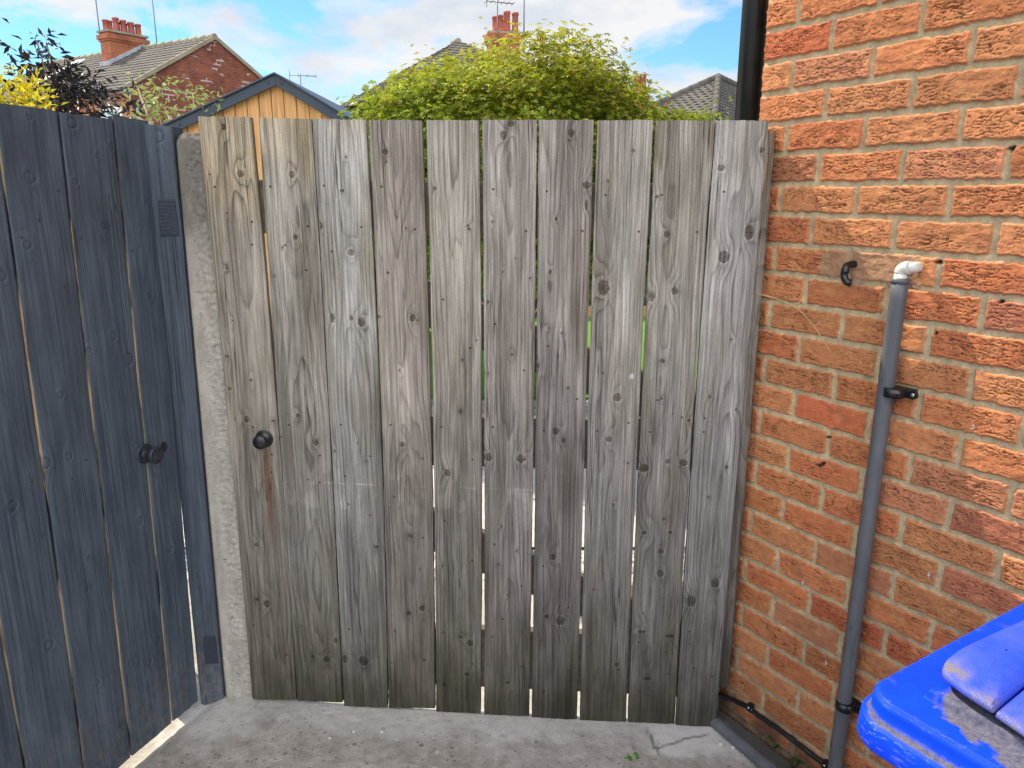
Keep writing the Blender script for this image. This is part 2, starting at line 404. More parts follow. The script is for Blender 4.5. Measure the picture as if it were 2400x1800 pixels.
def post_mat():
    m, t, b = new_mat('cast_concrete_post', .92, .15); co = obj_co(t)
    st = t.noise(t.mapping(co, (30, 30, 8)), 1, 5, .65); fine = t.noise(co, 260, 4, .7)
    pit = t.ramp(t.noise(t.mapping(co, (60, 60, 150)), 1, 4, .7), ((.26, 1.0), (.36, 0.0)))
    c = t.ramp(st, ((.3, (.30, .275, .24)), (.7, (.47, .44, .39))))
    c = t.mix(1.0, c, t.ramp(fine, ((.3, (.75, .75, .75)), (.7, (1.15, 1.15, 1.15)))), 'MULTIPLY')
    sz = t.n('ShaderNodeSeparateXYZ'); t.l(co, sz.inputs[0])
    lich = t.m('ADD', t.m('MULTIPLY', t.m('SUBTRACT', sz.outputs[2], 1.36), 1.9), t.m('MULTIPLY', t.m('SUBTRACT', st, .5), 1.6))
    c = t.mix(t.ramp(lich, ((0.0, 0.0), (.5, .72))), c, (.075, .066, .056))
    spk = t.ramp(t.noise(t.mapping(co, (120, 120, 120)), 1, 2), ((.66, 0.0), (.7, 1.0)))
    c = t.mix(t.m('MULTIPLY', spk, t.ramp(sz.outputs[2], ((.0, 0.0), (1.0, 0.0)))), c, (.5, .48, .42))
    c = t.mix(t.m('MULTIPLY', pit, .55), c, (.10, .09, .075))
    t.l(c, b.inputs['Base Color'])
    bump(t, b, t.m('SUBTRACT', t.m('ADD', t.m('MULTIPLY', fine, .002), t.m('MULTIPLY', st, .002)), t.m('MULTIPLY', pit, .0035))); return m
M['post'] = post_mat()

def brickwall_mat():
    m, t, b = new_mat('rustic_brick_and_mortar', .92, .12)
    co = obj_co(t); col = t.attr('Col', 'Color'); isb = t.attr('brick'); cr = t.attr('crease')
    fine = t.noise(co, 420, 4, .7); mid = t.noise(co, 60, 4, .6)
    f2 = t.mix(isb, t.ramp(fine, ((.3, (.66, .66, .66)), (.7, (1.25, 1.25, 1.25)))), t.ramp(fine, ((.3, (.78, .78, .78)), (.7, (1.18, 1.16, 1.14)))))
    c = t.mix(1.0, col, f2, 'MULTIPLY')
    c = t.mix(1.0, c, t.ramp(mid, ((.3, (.86, .84, .82)), (.7, (1.12, 1.12, 1.12)))), 'MULTIPLY')
    c = t.mix(t.m('MULTIPLY', cr, .78), c, (.035, .018, .012))
    spk = t.ramp(t.noise(t.mapping(co, (1, 1, 1), (4, 4, 4)), 260, 1), ((.75, 0.0), (.79, .7)))
    c = t.mix(t.m('MULTIPLY', spk, isb), c, (.62, .42, .28))
    t.l(c, b.inputs['Base Color'])
    bump(t, b, t.m('ADD', t.m('MULTIPLY', fine, .0016), t.m('MULTIPLY', mid, .0015))); return m
M['brickwall'] = brickwall_mat()

def far_brick(name, c1, c2, mortar, sc=1.0, repoint=False):
    m, t, b = new_mat(name, .9, .15)
    uv = t.n('ShaderNodeUVMap').outputs[0]
    br = t.n('ShaderNodeTexBrick'); t.l(uv, br.inputs['Vector'])
    br.inputs['Scale'].default_value = 1; br.inputs['Brick Width'].default_value = .225 * sc; br.inputs['Row Height'].default_value = .075 * sc
    br.inputs['Mortar Size'].default_value = .007 * sc; br.inputs['Color1'].default_value = (*c1, 1); br.inputs['Color2'].default_value = (*c2, 1)
    br.inputs['Mortar'].default_value = (*mortar, 1); br.inputs['Bias'].default_value = -.1
    n = t.noise(t.mapping(uv, (1, 1, 1)), 1.3, 5, .65)
    c = t.mix(1.0, br.outputs[0], t.ramp(n, ((.3, (.62, .6, .6)), (.7, (1.2, 1.2, 1.2)))), 'MULTIPLY')
    if repoint:      # scattered bricks repointed in white
        r = t.ramp(t.noise(t.mapping(uv, (1, 1.5, 1), (3, 1, 0)), 1.5, 3, .6), ((.57, 0.0), (.60, 1.0)))
        fat = t.n('ShaderNodeTexBrick'); t.l(uv, fat.inputs['Vector']); fat.inputs['Scale'].default_value = 1
        fat.inputs['Brick Width'].default_value = .45; fat.inputs['Row Height'].default_value = .15; fat.inputs['Mortar Size'].default_value = .022
        fat.inputs['Color1'].default_value = (0, 0, 0, 1); fat.inputs['Color2'].default_value = (1, 1, 1, 1); fat.inputs['Bias'].default_value = 0
        c = t.mix(t.m('MULTIPLY', t.m('MULTIPLY', r, fat.outputs['Fac']), .85), c, (.50, .46, .44))
    t.l(c, b.inputs['Base Color']); return m
M['dark_brick'] = far_brick('dark_red_gable_brick', (.27, .085, .05), (.16, .055, .04), (.20, .13, .10), 1.0, True)
M['orange_brick'] = far_brick('orange_front_brick', (.50, .19, .09), (.42, .15, .07), (.42, .33, .24))
M['chimney_brick'] = far_brick('chimney_brick', (.46, .14, .06), (.34, .10, .05), (.32, .22, .15))
M['terracotta'] = mottled('terracotta_pot', (.34, .085, .055), .3, 6, .7)
def tile_mat(name, col):
    m, t, b = new_mat(name, .9, .15); co = obj_co(t)
    n = t.noise(co, 1.6, 6, .7); f = t.noise(co, 14, 4, .7)
    c = t.ramp(n, ((.3, tuple(v * .72 for v in col)), (.7, tuple(v * 1.25 for v in col))))
    c = t.mix(t.ramp(f, ((.62, 0.0), (.72, .5))), c, tuple(v * 2.0 for v in col))
    t.l(c, b.inputs['Base Color']); return m
M['tile'] = tile_mat('weathered_concrete_tile', (.112, .102, .090))
M['ridge'] = tile_mat('lichened_ridge_tile', (.27, .25, .18))
M['white_paint'] = mottled('white_painted_frame', (.76, .78, .76), .05, 3, .5)
M['glass'] = mottled('pale_window_glass', (.45, .55, .52), .2, 1.5, .08, .6, 1, 0)
M['lead'] = mottled('lead_flashing', (.36, .39, .42), .25, 6, .6)
M['grey_pvc'] = mottled('grey_downpipe', (.25, .30, .34), .1, 6, .4)
M['aerial'] = mottled('aerial_metal', (.16, .17, .18), .2, 9, .5, .5, 30, 0, .6)
M['lawn'] = mottled('short_grass', (.11, .26, .03), .5, 60, .9, .1, 200, .01)
def gravel_mat():
    m, t, b = new_mat('white_gravel', .85, .2); co = obj_co(t)
    v = t.n('ShaderNodeTexVoronoi'); v.inputs['Scale'].default_value = 38; t.l(co, v.inputs['Vector'])
    sc = t.n('ShaderNodeSeparateColor'); t.l(v.outputs['Color'], sc.inputs[0])
    c = t.ramp(sc.outputs[0], ((0, (.16, .155, .145)), (.4, (.40, .39, .37)), (1, (.66, .65, .62))))
    t.l(c, b.inputs['Base Color'])
    bump(t, b, t.m('MULTIPLY', t.m('SUBTRACT', 1.0, v.outputs['Distance']), .012)); return m
M['gravel'] = gravel_mat()
M['paving'] = mottled('pale_paving', (.44, .435, .415), .08, 4, .8)

# ------------------------------------------------------------------ ground
def ground_h(x, y):
    return .041 - .024 * np.clip(x, -1.2, .8) - .028 * sstep(.07, -.01, x + .966 + .364 * (2.08 - y)) + .003 * fbm(x * 2.2, y * 2.2, 5, 3)
W0_ = (.644, 2.104); WN_ = (-math.cos(R(31.7)), -math.sin(R(31.7)))
def build_ground():
    xs = np.linspace(-1.6, 1.6, 360); ys = np.concatenate([np.linspace(-2.0, .9, 60), np.linspace(.91, 2.9, 240)])
    X, Y = np.meshgrid(xs, ys); Z = ground_h(X, Y) + .0012 * fbm(X * 30, Y * 30, 9, 3)
    Z = Z - .02 * sstep(2.25, 2.6, Y)
    # crack near the wall corner and a paler repaired patch
    def seg(p, q, w, wob):
        p = np.array(p); q = np.array(q); d = q - p; L = np.hypot(*d); d = d / L
        s = (X - p[0]) * d[0] + (Y - p[1]) * d[1]; n = -(X - p[0]) * d[1] + (Y - p[1]) * d[0] + wob * fbm(s * 14, s * 3 + 1, 8, 3)
        return np.exp(-(n / w) ** 2) * ((s > 0) & (s < L))
    a = at_z(1515, 1725, 0)[:2]; b_ = at_z(1545, 1790, 0)[:2]; c_ = at_z(1660, 1735, 0)[:2]; d_ = at_z(1530, 1775, 0)[:2]
    crack = np.clip(seg(a, b_, .0042, .012) + seg(d_, c_, .0038, .012), 0, 1) * .75
    pc = at_z(1600, 1745, 0)[:2]
    patch = sstep(.17, .08, np.hypot((X - pc[0]), (Y - pc[1]) * 1.3) + .05 * fbm(X * 16, Y * 16, 12, 4))
    pl = at_z(520, 1690, .03)[:2]
    patch = np.maximum(patch, .7 * sstep(.2, .05, np.hypot(X - pl[0], (Y - pl[1])) + .07 * fbm(X * 13, Y * 13, 3, 4)))
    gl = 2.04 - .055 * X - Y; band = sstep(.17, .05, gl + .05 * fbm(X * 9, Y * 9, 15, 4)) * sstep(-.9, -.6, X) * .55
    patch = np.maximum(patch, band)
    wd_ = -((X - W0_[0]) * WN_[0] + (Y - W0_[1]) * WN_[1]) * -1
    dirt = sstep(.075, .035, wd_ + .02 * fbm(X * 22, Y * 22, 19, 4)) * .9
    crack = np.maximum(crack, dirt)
    ng = len(xs); idx = np.arange(X.size).reshape(X.shape)
    q = np.stack([idx[:-1, :-1], idx[:-1, 1:], idx[1:, 1:], idx[1:, :-1]], -1).reshape(-1, 4)
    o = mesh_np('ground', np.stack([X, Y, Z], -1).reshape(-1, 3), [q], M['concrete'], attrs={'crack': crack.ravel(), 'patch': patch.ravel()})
    o['kind'] = 'structure'
    def sheet(name, x0, x1, y0, y1, z, mat, sub=1):
        v = MB(); v.quad((x0, y0, z), (x1, y0, z), (x1, y1, z), (x0, y1, z)); s_ = v.build(name, mat); s_['kind'] = 'structure'; return s_
    sheet('terrain', -900, 900, -900, 900, -.09, mottled('distant_earth', (.16, .15, .12), .2, .3, .9))
    sheet('gravel_path', -7, 8, 2.75, 6.1, -.05, M['gravel'])
    sheet('paving', -2.0, 8, 3.35, 4.4, -.035, M['paving'])
    sheet('lawn', -1.5, 9, 6.1, 10.4, -.04, M['lawn'])
build_ground()

# ------------------------------------------------------------------ brick house wall on the right
TH = R(31.7)
W0 = np.array([.644, 2.104, 0.0]); WD = np.array([math.sin(TH), -math.cos(TH), 0]); WN = np.array([-math.cos(TH), -math.sin(TH), 0])
def wall_px(x, y, off=0.0):
    """wall coordinates (s along, z) of a photo pixel on the wall face (or on a plane off metres in front of it)"""
    q = on_plane(x, y, W0 + WN * off, WN); return float(np.dot(q - W0, WD)), float(q[2])
def wpt(s, z, off=0.0): return W0 + WD * s + WN * off + np.array([0, 0, z])
Z_BED, COURSE, PITCH_B = 1.552 - .0047, .0752, .2175
def brick_field(Sg, Zg, fine=True):
    """height (m, out of the wall), colour, brick mask, crease for points on the wall"""
    wob = .0022 * fbm(Sg * 9, Zg * 9, 31, 3)
    row = np.floor((Zg - Z_BED + wob) / COURSE).astype(int)
    zr = (Zg - Z_BED + wob) - row * COURSE
    first = np.where(row % 2 == 0, .097, .2) - .014 * (2.0 - Zg)       # first upright joint from the corner, alternate courses
    k = np.floor((Sg + .9 * wob - first) / PITCH_B).astype(int)
    sr = (Sg + .9 * wob - first) - k * PITCH_B
    left_end = (Sg < first)
    # distances to the joint centres
    ds = np.minimum(sr, PITCH_B - sr); ds = np.where(left_end, np.minimum(first - Sg, Sg + .006), ds)
    dz = np.minimum(zr, COURSE - zr)
    rnd = lambda n: _hash(row, np.where(left_end, -99, k), n)
    jz = (rnd(3) - .5) * .0025; js = (rnd(4) - .5) * .004
    chip = .0030 * fbm(Sg * 60, Zg * 60, 41, 3)
    dd = np.minimum(ds - .0055 + js * .5, dz - .0050 + jz * .5) + chip - .0004
    rr = .006
    inside = sstep(0, .0025, dd)
    h = .0080 * sstep(-.0010, rr * .75, dd)
    tilt = (rnd(5) - .5) * .002
    h = h + inside * (tilt + .0016 * fbm(Sg * 22, Zg * 40, 51, 3))
    # drag creases: long wavy horizontal tears
    w = .0045 * fbm(Sg * 30, Zg * 40, 61, 3)
    zz = (Zg + w) * 120 + 37 * rnd(6)
    r1 = np.abs(noise2(Sg * 15, zz * 1.15, 71)); r2 = np.abs(noise2(Sg * 28 + 9, zz * 1.7, 73))
    strength = .25 + .75 * sstep(-.45, .3, fbm(Sg * 9, Zg * 14, 81, 2) + (rnd(7) - .4) * .8)
    crease = np.maximum(sstep(.10, .0, r1), .75 * sstep(.09, 0, r2)) * strength * sstep(.004, .010, dd)
    h = h - .0034 * crease
    # colours
    base = np.array([[.49, .183, .078], [.48, .163, .071], [.50, .206, .090], [.47, .135, .062], [.44, .180, .092], [.41, .150, .085]])
    wts = np.cumsum([.38, .20, .27, .04, .09, .02])
    pick = np.searchsorted(wts, np.clip(rnd(1), 0, .999))
    c = base[pick] * (0.86 + .28 * rnd(2))[..., None]
    burn = sstep(.15, .75, fbm(Sg * 11 + 40 * rnd(8), Zg * 11, 91, 3) + .25 * (rnd(9) - .6))
    c = c * (1 - .24 * burn[..., None]) + np.array([.24, .095, .055]) * .24 * burn[..., None]
    pale = sstep(.2, .8, fbm(Sg * 16, Zg * 30 + 60 * rnd(8), 95, 3))
    c = c * (1 - .30 * pale[..., None]) + np.array([.60, .32, .14]) * .30 * pale[..., None]
    mort = np.array([.46, .365, .222]) * (1 + .22 * fbm(Sg * 30, Zg * 30, 99, 4))[..., None]
    col = mort * (1 - inside[..., None]) + c * inside[..., None]
    # cement smeared round the pipe holes
    zc = Z_BED + COURSE * np.floor((1.457 - Z_BED) / COURSE) + COURSE * .45
    sm = sstep(.3, -.05, np.maximum(np.abs(Zg - zc) / .04 - .78, np.maximum(.232 - Sg, Sg - .475) / .03) + .35 * fbm(Sg * 24, Zg * 24, 111, 4))
    cem = np.array([.30, .19, .115]) * (1 + .3 * fbm(Sg * 16, Zg * 30, 113, 4))[..., None]
    col = col * (1 - .8 * sm[..., None]) + cem * .8 * sm[..., None]
    h = h * (1 - .75 * sm) + .0055 * .75 * sm + .0012 * sm * fbm(Sg * 40, Zg * 60, 115, 3); crease = crease * (1 - .9 * sm)
    # duller bricks low down and green-black dirt at the foot
    low_dull = sstep(.75, .1, Zg + .18 * fbm(Sg * 5, Zg * 5, 121, 3)); col = col * (1 - .26 * low_dull[..., None] * np.array([1, .88, .8]))
    foot = sstep(.16, .03, Zg + .06 * fbm(Sg * 12, Zg * 12, 123, 4)); col = col * (1 - .72 * foot[..., None]) + np.array([.035, .035, .028]) * .72 * foot[..., None]
    # open holes in the joints
    for px, py, r in ((2368, 349, 6), (2195, 780, 4), (2345, 708, 4), (1940, 1026, 4), (2198, 615, 5)):
        s0, z0 = wall_px(px, py); rm = r * .0009
        g = sstep(1.3, .5, np.hypot((Sg - s0) / 1.4, Zg - z0) / rm + .5 * fbm(Sg * 120, Zg * 120, 131, 2))
        h = h - .014 * g; col = col * (1 - .8 * g[..., None]); crease = np.maximum(crease, g * .6)
    # white scratches
    for px, py, r in ((1883, 1365, 6), (1937, 1552, 5), (2178, 1348, 6)):
        s0, z0 = wall_px(px, py)
        g = sstep(1.2, .4, np.hypot((Sg - s0) / .5, (Zg - z0) / 1.6) / (r * .0011) + .7 * fbm(Sg * 150, Zg * 90, 133, 2))
        col = col * (1 - g[..., None]) + .6 * g[..., None]
    return h, col, inside, crease
def build_wall():
    t = thing('house_wall', 'orange rustic brick house wall with pale mortar beside the weathered gate', 'wall', tuple(W0), 0)
    def patch(name, s, z):
        Sg, Zg = np.meshgrid(s, z); h, col, br, cr = brick_field(Sg, Zg)
        P = (WD[None, None] * Sg[..., None] + WN[None, None] * (h - .005)[..., None]); P[..., 2] += Zg
        n0, n1 = Sg.shape; idx = np.arange(n0 * n1).reshape(n0, n1)
        q = np.stack([idx[:-1, :-1], idx[:-1, 1:], idx[1:, 1:], idx[1:, :-1]], -1).reshape(-1, 4)
        # return round the corner
        V = P.reshape(-1, 3); fl = [q]; A = dict(Col=col.reshape(-1, 3), brick=br.ravel(), crease=cr.ravel())
        return V, fl, A
    s = np.arange(0, .86, .0017); z = np.arange(-.02, 2.06, .0017)
    V, fl, A = patch('brickwork', s, z)
    # corner return: the left boundary column is carried back along the end wall
    nz, ns = len(z), len(s); col0 = np.arange(nz) * ns
    back = V[col0] - WN * .9; n0 = len(V)
    V = np.concatenate([V, back]); b_ = n0 + np.arange(nz)
    fl.append(np.stack([col0[1:], col0[:-1], b_[:-1], b_[1:]], -1))
    for k in A: A[k] = np.concatenate([A[k], A[k].reshape(nz, ns, -1)[:, 0].reshape((nz, 3) if A[k].ndim == 2 else (nz,))])
    mesh_np('brickwork', V, fl, M['brickwall'], t, A)
    # the same brickwork carried on out of the picture, coarser
    V, fl, A = patch('brickwork', np.arange(.8583, 4.6, .006), np.arange(-.02, 2.06, .006)); mesh_np('brickwork', V, fl, M['brickwall'], t, A)
    V, fl, A = patch('brickwork', np.arange(0, 4.6, .006), np.arange(2.0587, 5.2, .006)); mesh_np('brickwork', V, fl, M['brickwall'], t, A)
    mb = MB(); P = [WD * a + WN * b for a, b in ((.02, -.03), (4.5, -.03), (4.5, -5), (.02, -5))]
    mb.prism([Vector(p) for p in P], (0, 0, 5.1)); mb.build('inner_masonry', mottled('inner_masonry', (.36, .17, .09), .2, 4, .9), t)
    mb = MB()
    for (a, b) in ((-.25, 0),):
        q = [Vector(WD * -.3 + WN * .35), Vector(WD * 4.9 + WN * .35), Vector(WD * 4.9 + WN * -2.6), Vector(WD * -.3 + WN * -2.6)]
        q[0].z = q[1].z = 5.1; q[2].z = q[3].z = 7.1
        mb.prism(q, (0, 0, .12))
    mb.build('roof', M['tile'], t)
build_wall()

# ------------------------------------------------------------------ planks
GA, GB = np.array([-.809, 2.08, 0.0]), np.array([.638, 2.0, 0.0])
GX = (GB - GA) / np.linalg.norm(GB - GA); GN = np.array([GX[1], -GX[0], 0])       # GN points at the camera
GYAW = math.atan2(GX[1], GX[0])
def gate_px(x, y, off=0.0):
    q = on_plane(x, y, GA + GN * off, GN); return float(np.dot(q - GA, GX)), float(q[2])

def plank_mesh(name, TL, TR, BL, BR, knots, seed, tint, parent, mats, thick=.02, res=(.002, .0026), front=-1, period=.0072,
               stain_shade=None, side_mat=1, streaks=(), curve=0.0, ringamp=1.0, bow=(0, 0)):
    """a sawn board standing in its parent's x-z plane, face towards -y; corners and knots are (x, z) in that plane"""
    rng = np.random.default_rng(seed)
    w = .5 * (abs(TR[0] - TL[0]) + abs(BR[0] - BL[0])); hgt = .5 * (TL[1] + TR[1] - BL[1] - BR[1])
    nu = max(8, int(w / res[0])); nv = max(20, int(hgt / res[1]))
    u = np.linspace(0, 1, nu + 1); v = np.linspace(0, 1, nv + 1)
    U, V = np.meshgrid(u, v)
    X = (BL[0] * (1 - U) + BR[0] * U) * (1 - V) + (TL[0] * (1 - U) + TR[0] * U) * V
    Z = (BL[1] * (1 - U) + BR[1] * U) * (1 - V) + (TL[1] * (1 - U) + TR[1] * U) * V
    edge = np.abs(U - .5) * 2
    X = X + (bow[0] * (1 - U) + bow[1] * U) * 4 * V * (1 - V)
    X = X + (.0009 * fbm(Z * 5, U * 0 + seed, seed, 3) + .0005 * noise2(Z * 60, U * 0 + .5, seed + 1)) * edge ** 3 * np.sign(U - .5)
    Z = Z + .0012 * noise2(X * 60, V * 0 + .3, seed + 2) * np.abs(V - .5) ** 8 * 256
    mid = .25 * (TL[0] + TR[0] + BL[0] + BR[0])
    x = X - mid; z = Z
    px = rng.uniform(-.035, .035); d0 = rng.uniform(.018, .05)
    d = d0 + .022 * noise2(z * 1.1 + seed, z * 0 + .5, seed + 3) + .010 * noise2(z * 3.3, z * 0 + .2, seed + 4)
    Rr = np.sqrt((x - px) ** 2 * .55 + d ** 2) + .0035 * fbm(x * 13, z * 1.1, seed + 5, 3) + .0008 * fbm(x * 70, z * 6, seed + 6, 2)
    kd = np.full(X.shape, 9.0); dark = np.zeros(X.shape)
    for kx, kz, r, asp in knots:
        dx = X - kx; dz = Z - kz
        q = (dx / (1.8 * r + .002)) ** 2 + (dz / (3.4 * r + .004)) ** 2
        Rr = Rr + (1.1 * r + .001) * np.exp(-q)
        e = np.hypot(dx / r, dz / (r * asp)) + .16 * fbm(dx * 90 + kx * 50, dz * 90, seed + 7, 3)
        kd = np.minimum(kd, np.maximum(e, 0))
        dark = np.maximum(dark, .7 * np.exp(-(dx / (1.6 * r)) ** 2 - (np.abs(dz) / (3.5 * r)) ** 2))
    ring = Rr / period * ringamp + .5 * fbm(x * 30, z * 1.2, seed + 20, 2)
    # slight cupping, sawn undulation, knot relief
    Y = -.0010 * (1 - edge ** 2) + .0008 * fbm(x * 20, z * 2, seed + 8, 3) + curve * V ** 2
    Y = Y + .0022 * sstep(.955, 1.0, edge) ** 2 * 1.0
    Y = Y + .0010 * np.exp(-((kd - .9) / .35) ** 2) - .0012 * np.exp(-((kd - 1.6) / .6) ** 2)
    col = np.array(tint)[None, None] * (1 + .10 * fbm(x * 9, z * 1.3, seed + 9, 3) + .07 * fbm(x * 40, z * 3, seed + 10, 3))[..., None]
    col = col * (1 - .48 * dark[..., None] * sstep(-.2, .5, fbm(x * 30, z * 12, seed + 11, 3))[..., None])
    warm = sstep(-.1, .7, fbm(x * 10, z * 2.2, seed + 12, 3))
    col = col * (1 - .20 * warm[..., None] * np.array([.75, .85, 1.05]))
    if stain_shade is not None: col = stain_shade(X, Z, x, col, seed)
    for (sx, sz0, sz1, sw, sc, sk) in streaks:
        g = np.exp(-((X - sx - .004 * noise2(Z * 20, Z * 0, 3)) / sw) ** 2) * sstep(sz0, sz0 - .03, Z) * sstep(sz1, sz1 + .2, Z) * sk
        col = col * (1 - g[..., None]) + np.array(sc) * g[..., None]
    P = np.stack([X, Y, Z], -1).reshape(-1, 3)
    n0, n1 = X.shape; idx = np.arange(n0 * n1).reshape(n0, n1)
    q = np.stack([idx[:-1, :-1], idx[:-1, 1:], idx[1:, 1:], idx[1:, :-1]], -1).reshape(-1, 4)
    loop = np.concatenate([idx[0, :-1], idx[:-1, -1], idx[-1, :0:-1], idx[:0:-1, 0]])
    m = len(loop); bk = P[loop].copy(); bk[:, 1] = thick
    P2 = np.concatenate([P, P[loop], bk]); f0 = len(P) + np.arange(m); b0 = len(P) + m + np.arange(m)
    side = np.stack([f0, b0, np.roll(b0, -1), np.roll(f0, -1)], -1)
    back = b0[::-1].reshape(1, -1)
    ext = lambda a: np.concatenate([a, a[loop], a[loop]])
    A = dict(ring=ext(ring.ravel()), knot=np.concatenate([kd.ravel(), np.full(2 * m, 9.0)]), Col=ext(col.reshape(-1, 3)) )
    A['Col'][len(P):] *= np.array([.8, .78, .74])
    fm = np.concatenate([np.zeros(len(q)), np.full(m, side_mat), np.zeros(1)]).astype(int)
    sm = np.concatenate([np.ones(len(q)), np.zeros(m + 1)]).astype(bool)
    return mesh_np(name, P2, [q, side, back], mats, parent, A, sm, fm)

# ------------------------------------------------------------------ the weathered gate
def crop(x0, y0, sc): return lambda x, y: (x0 + x / sc, y0 + y / sc)
G1 = crop(450, 260, 3.16); G2 = crop(1100, 260, 2.949); G3 = crop(450, 660, 3.16); G4 = crop(1100, 660, 2.949); G5 = crop(500, 1160, 2.963); G6 = crop(1100, 1160, 2.949)
PXM = .00113                                                                        # metres per photo pixel on the gate
KN = {  # knots: crop, x, y, radius in crop pixels, height/width
 0: [(G1,238,120,22,1.1),(G1,362,467,34,.8),(G1,258,755,9,1.3),(G1,258,1165,15,1.3),(G1,130,470,12,1),(G3,302,290,10,1.4),(G3,440,730,15,1.1),(G3,260,555,20,.9),(G3,280,795,18,1.1),(G3,405,1020,27,1.2),(G3,450,1078,15,1),(G3,605,1030,22,.6),(G3,320,1015,10,1.2),(G5,300,345,19,1.1),(G5,308,725,19,1.1),(G5,375,755,34,1.1)],
 1: [(G1,742,475,26,1.2),(G1,768,938,22,1.1),(G1,672,1010,9,1.5),(G1,615,1220,9,1),(G3,785,990,19,1),(G3,915,1190,25,1.4),(G3,650,1150,14,.8),(G5,690,1120,23,.8),(G5,790,1140,32,1),(G5,850,1010,20,1.6)],
 2: [(G1,1140,340,8,1.3),(G1,1118,590,11,1.2),(G1,1178,1048,34,.85),(G1,960,850,11,2.6),(G3,1255,300,34,1.2),(G3,1040,270,20,2.2),(G3,1228,1195,8,1),(G3,1060,1255,14,.6),(G3,1290,1328,12,1),(G3,1180,270,18,1.4),(G5,940,65,11,1.2),(G5,1135,360,25,.7),(G5,1045,1150,45,1.1),(G5,915,1140,26,1.7)],
 3: [(G1,1435,300,24,1.05),(G1,1440,375,9,1),(G1,1583,868,9,1.7),(G1,1453,1195,7,1),(G3,1635,270,32,1),(G3,1382,260,17,1),(G3,1540,655,7,1.4),(G3,1560,1205,24,1.1),(G5,1370,285,23,1.1),(G5,1360,820,24,1),(G5,1450,785,29,1.05),(G5,1435,515,9,1.4),(G5,1465,1145,15,1),(G5,1235,1165,10,.8)],
 4: [(G1,1800,575,17,.9),(G1,2045,850,15,1),(G3,2000,580,10,1.3),(G3,2110,435,10,1.2),(G3,1990,960,11,1.2),(G3,1893,1418,31,1.15),(G5,1590,490,9,1),(G5,1785,1030,31,1.1),(G5,1720,985,18,1),(G5,1760,1245,26,.9),(G5,1605,1315,16,.7)],
 5: [(G2,235,170,27,1.3),(G2,290,88,25,1),(G2,160,765,9,1.3),(G2,325,1018,9,1.2),(G2,230,1112,9,1.3),(G2,420,1155,9,1.3),(G4,130,140,16,1.1),(G4,293,505,15,1.2),(G4,130,632,15,1.1),(G4,130,1215,36,1),(G4,360,1225,38,1),(G6,220,215,6,1.3),(G6,325,385,9,1.5),(G6,200,480,7,1.3),(G6,262,690,10,1),(G6,228,857,14,1.2),(G6,265,1297,20,.8),(G6,365,948,9,1)],
 6: [(G2,703,155,27,1.05),(G2,690,205,12,.8),(G2,815,515,34,.8),(G2,810,650,14,3.0),(G2,600,748,13,1.2),(G2,560,1115,13,1.4),(G4,550,320,9,1.6),(G4,640,357,12,1.2),(G4,475,580,14,1.5),(G4,613,512,7,1.2),(G4,685,738,17,1),(G4,598,1035,31,1.1),(G4,652,1097,22,1.1),(G6,577,430,28,1.1),(G6,535,840,17,1.1),(G6,630,870,44,1),(G6,515,1355,11,1)],
 7: [(G2,1133,275,15,1.1),(G2,960,485,11,1.4),(G4,930,40,48,1.35),(G4,1025,800,34,1.05),(G4,965,1088,28,1),(G6,998,65,9,1.2),(G6,1018,1170,22,1)],
 8: [(G2,1300,595,20,.7),(G2,1365,855,22,1.2),(G4,1420,65,30,1.1),(G4,1265,100,24,2.0),(G4,1335,550,24,.8),(G4,1330,810,13,1),(G4,1410,910,8,1),(G4,1205,1290,44,.8),(G4,1370,1240,20,1.2),(G4,1480,1250,38,.8),(G4,1520,958,18,.7),(G6,1348,165,15,1.1),(G6,1390,258,17,1),(G6,1210,262,26,.7),(G6,1325,390,24,1.1),(G6,1320,540,30,1.3),(G6,1190,945,40,.35),(G6,1385,975,42,.5),(G6,1230,1270,42,.4)],
 9: [(G2,1740,395,32,.8),(G2,2025,272,21,1),(G2,1935,840,38,1.5),(G2,1758,1010,42,1.15),(G4,1810,400,12,1.2),(G4,1662,797,14,1.1),(G4,1840,885,12,1.2),(G4,1780,1280,15,1),(G6,1650,15,15,1),(G6,1700,610,40,1.2),(G6,1530,735,46,1.2),(G6,1550,1195,12,1)],
}
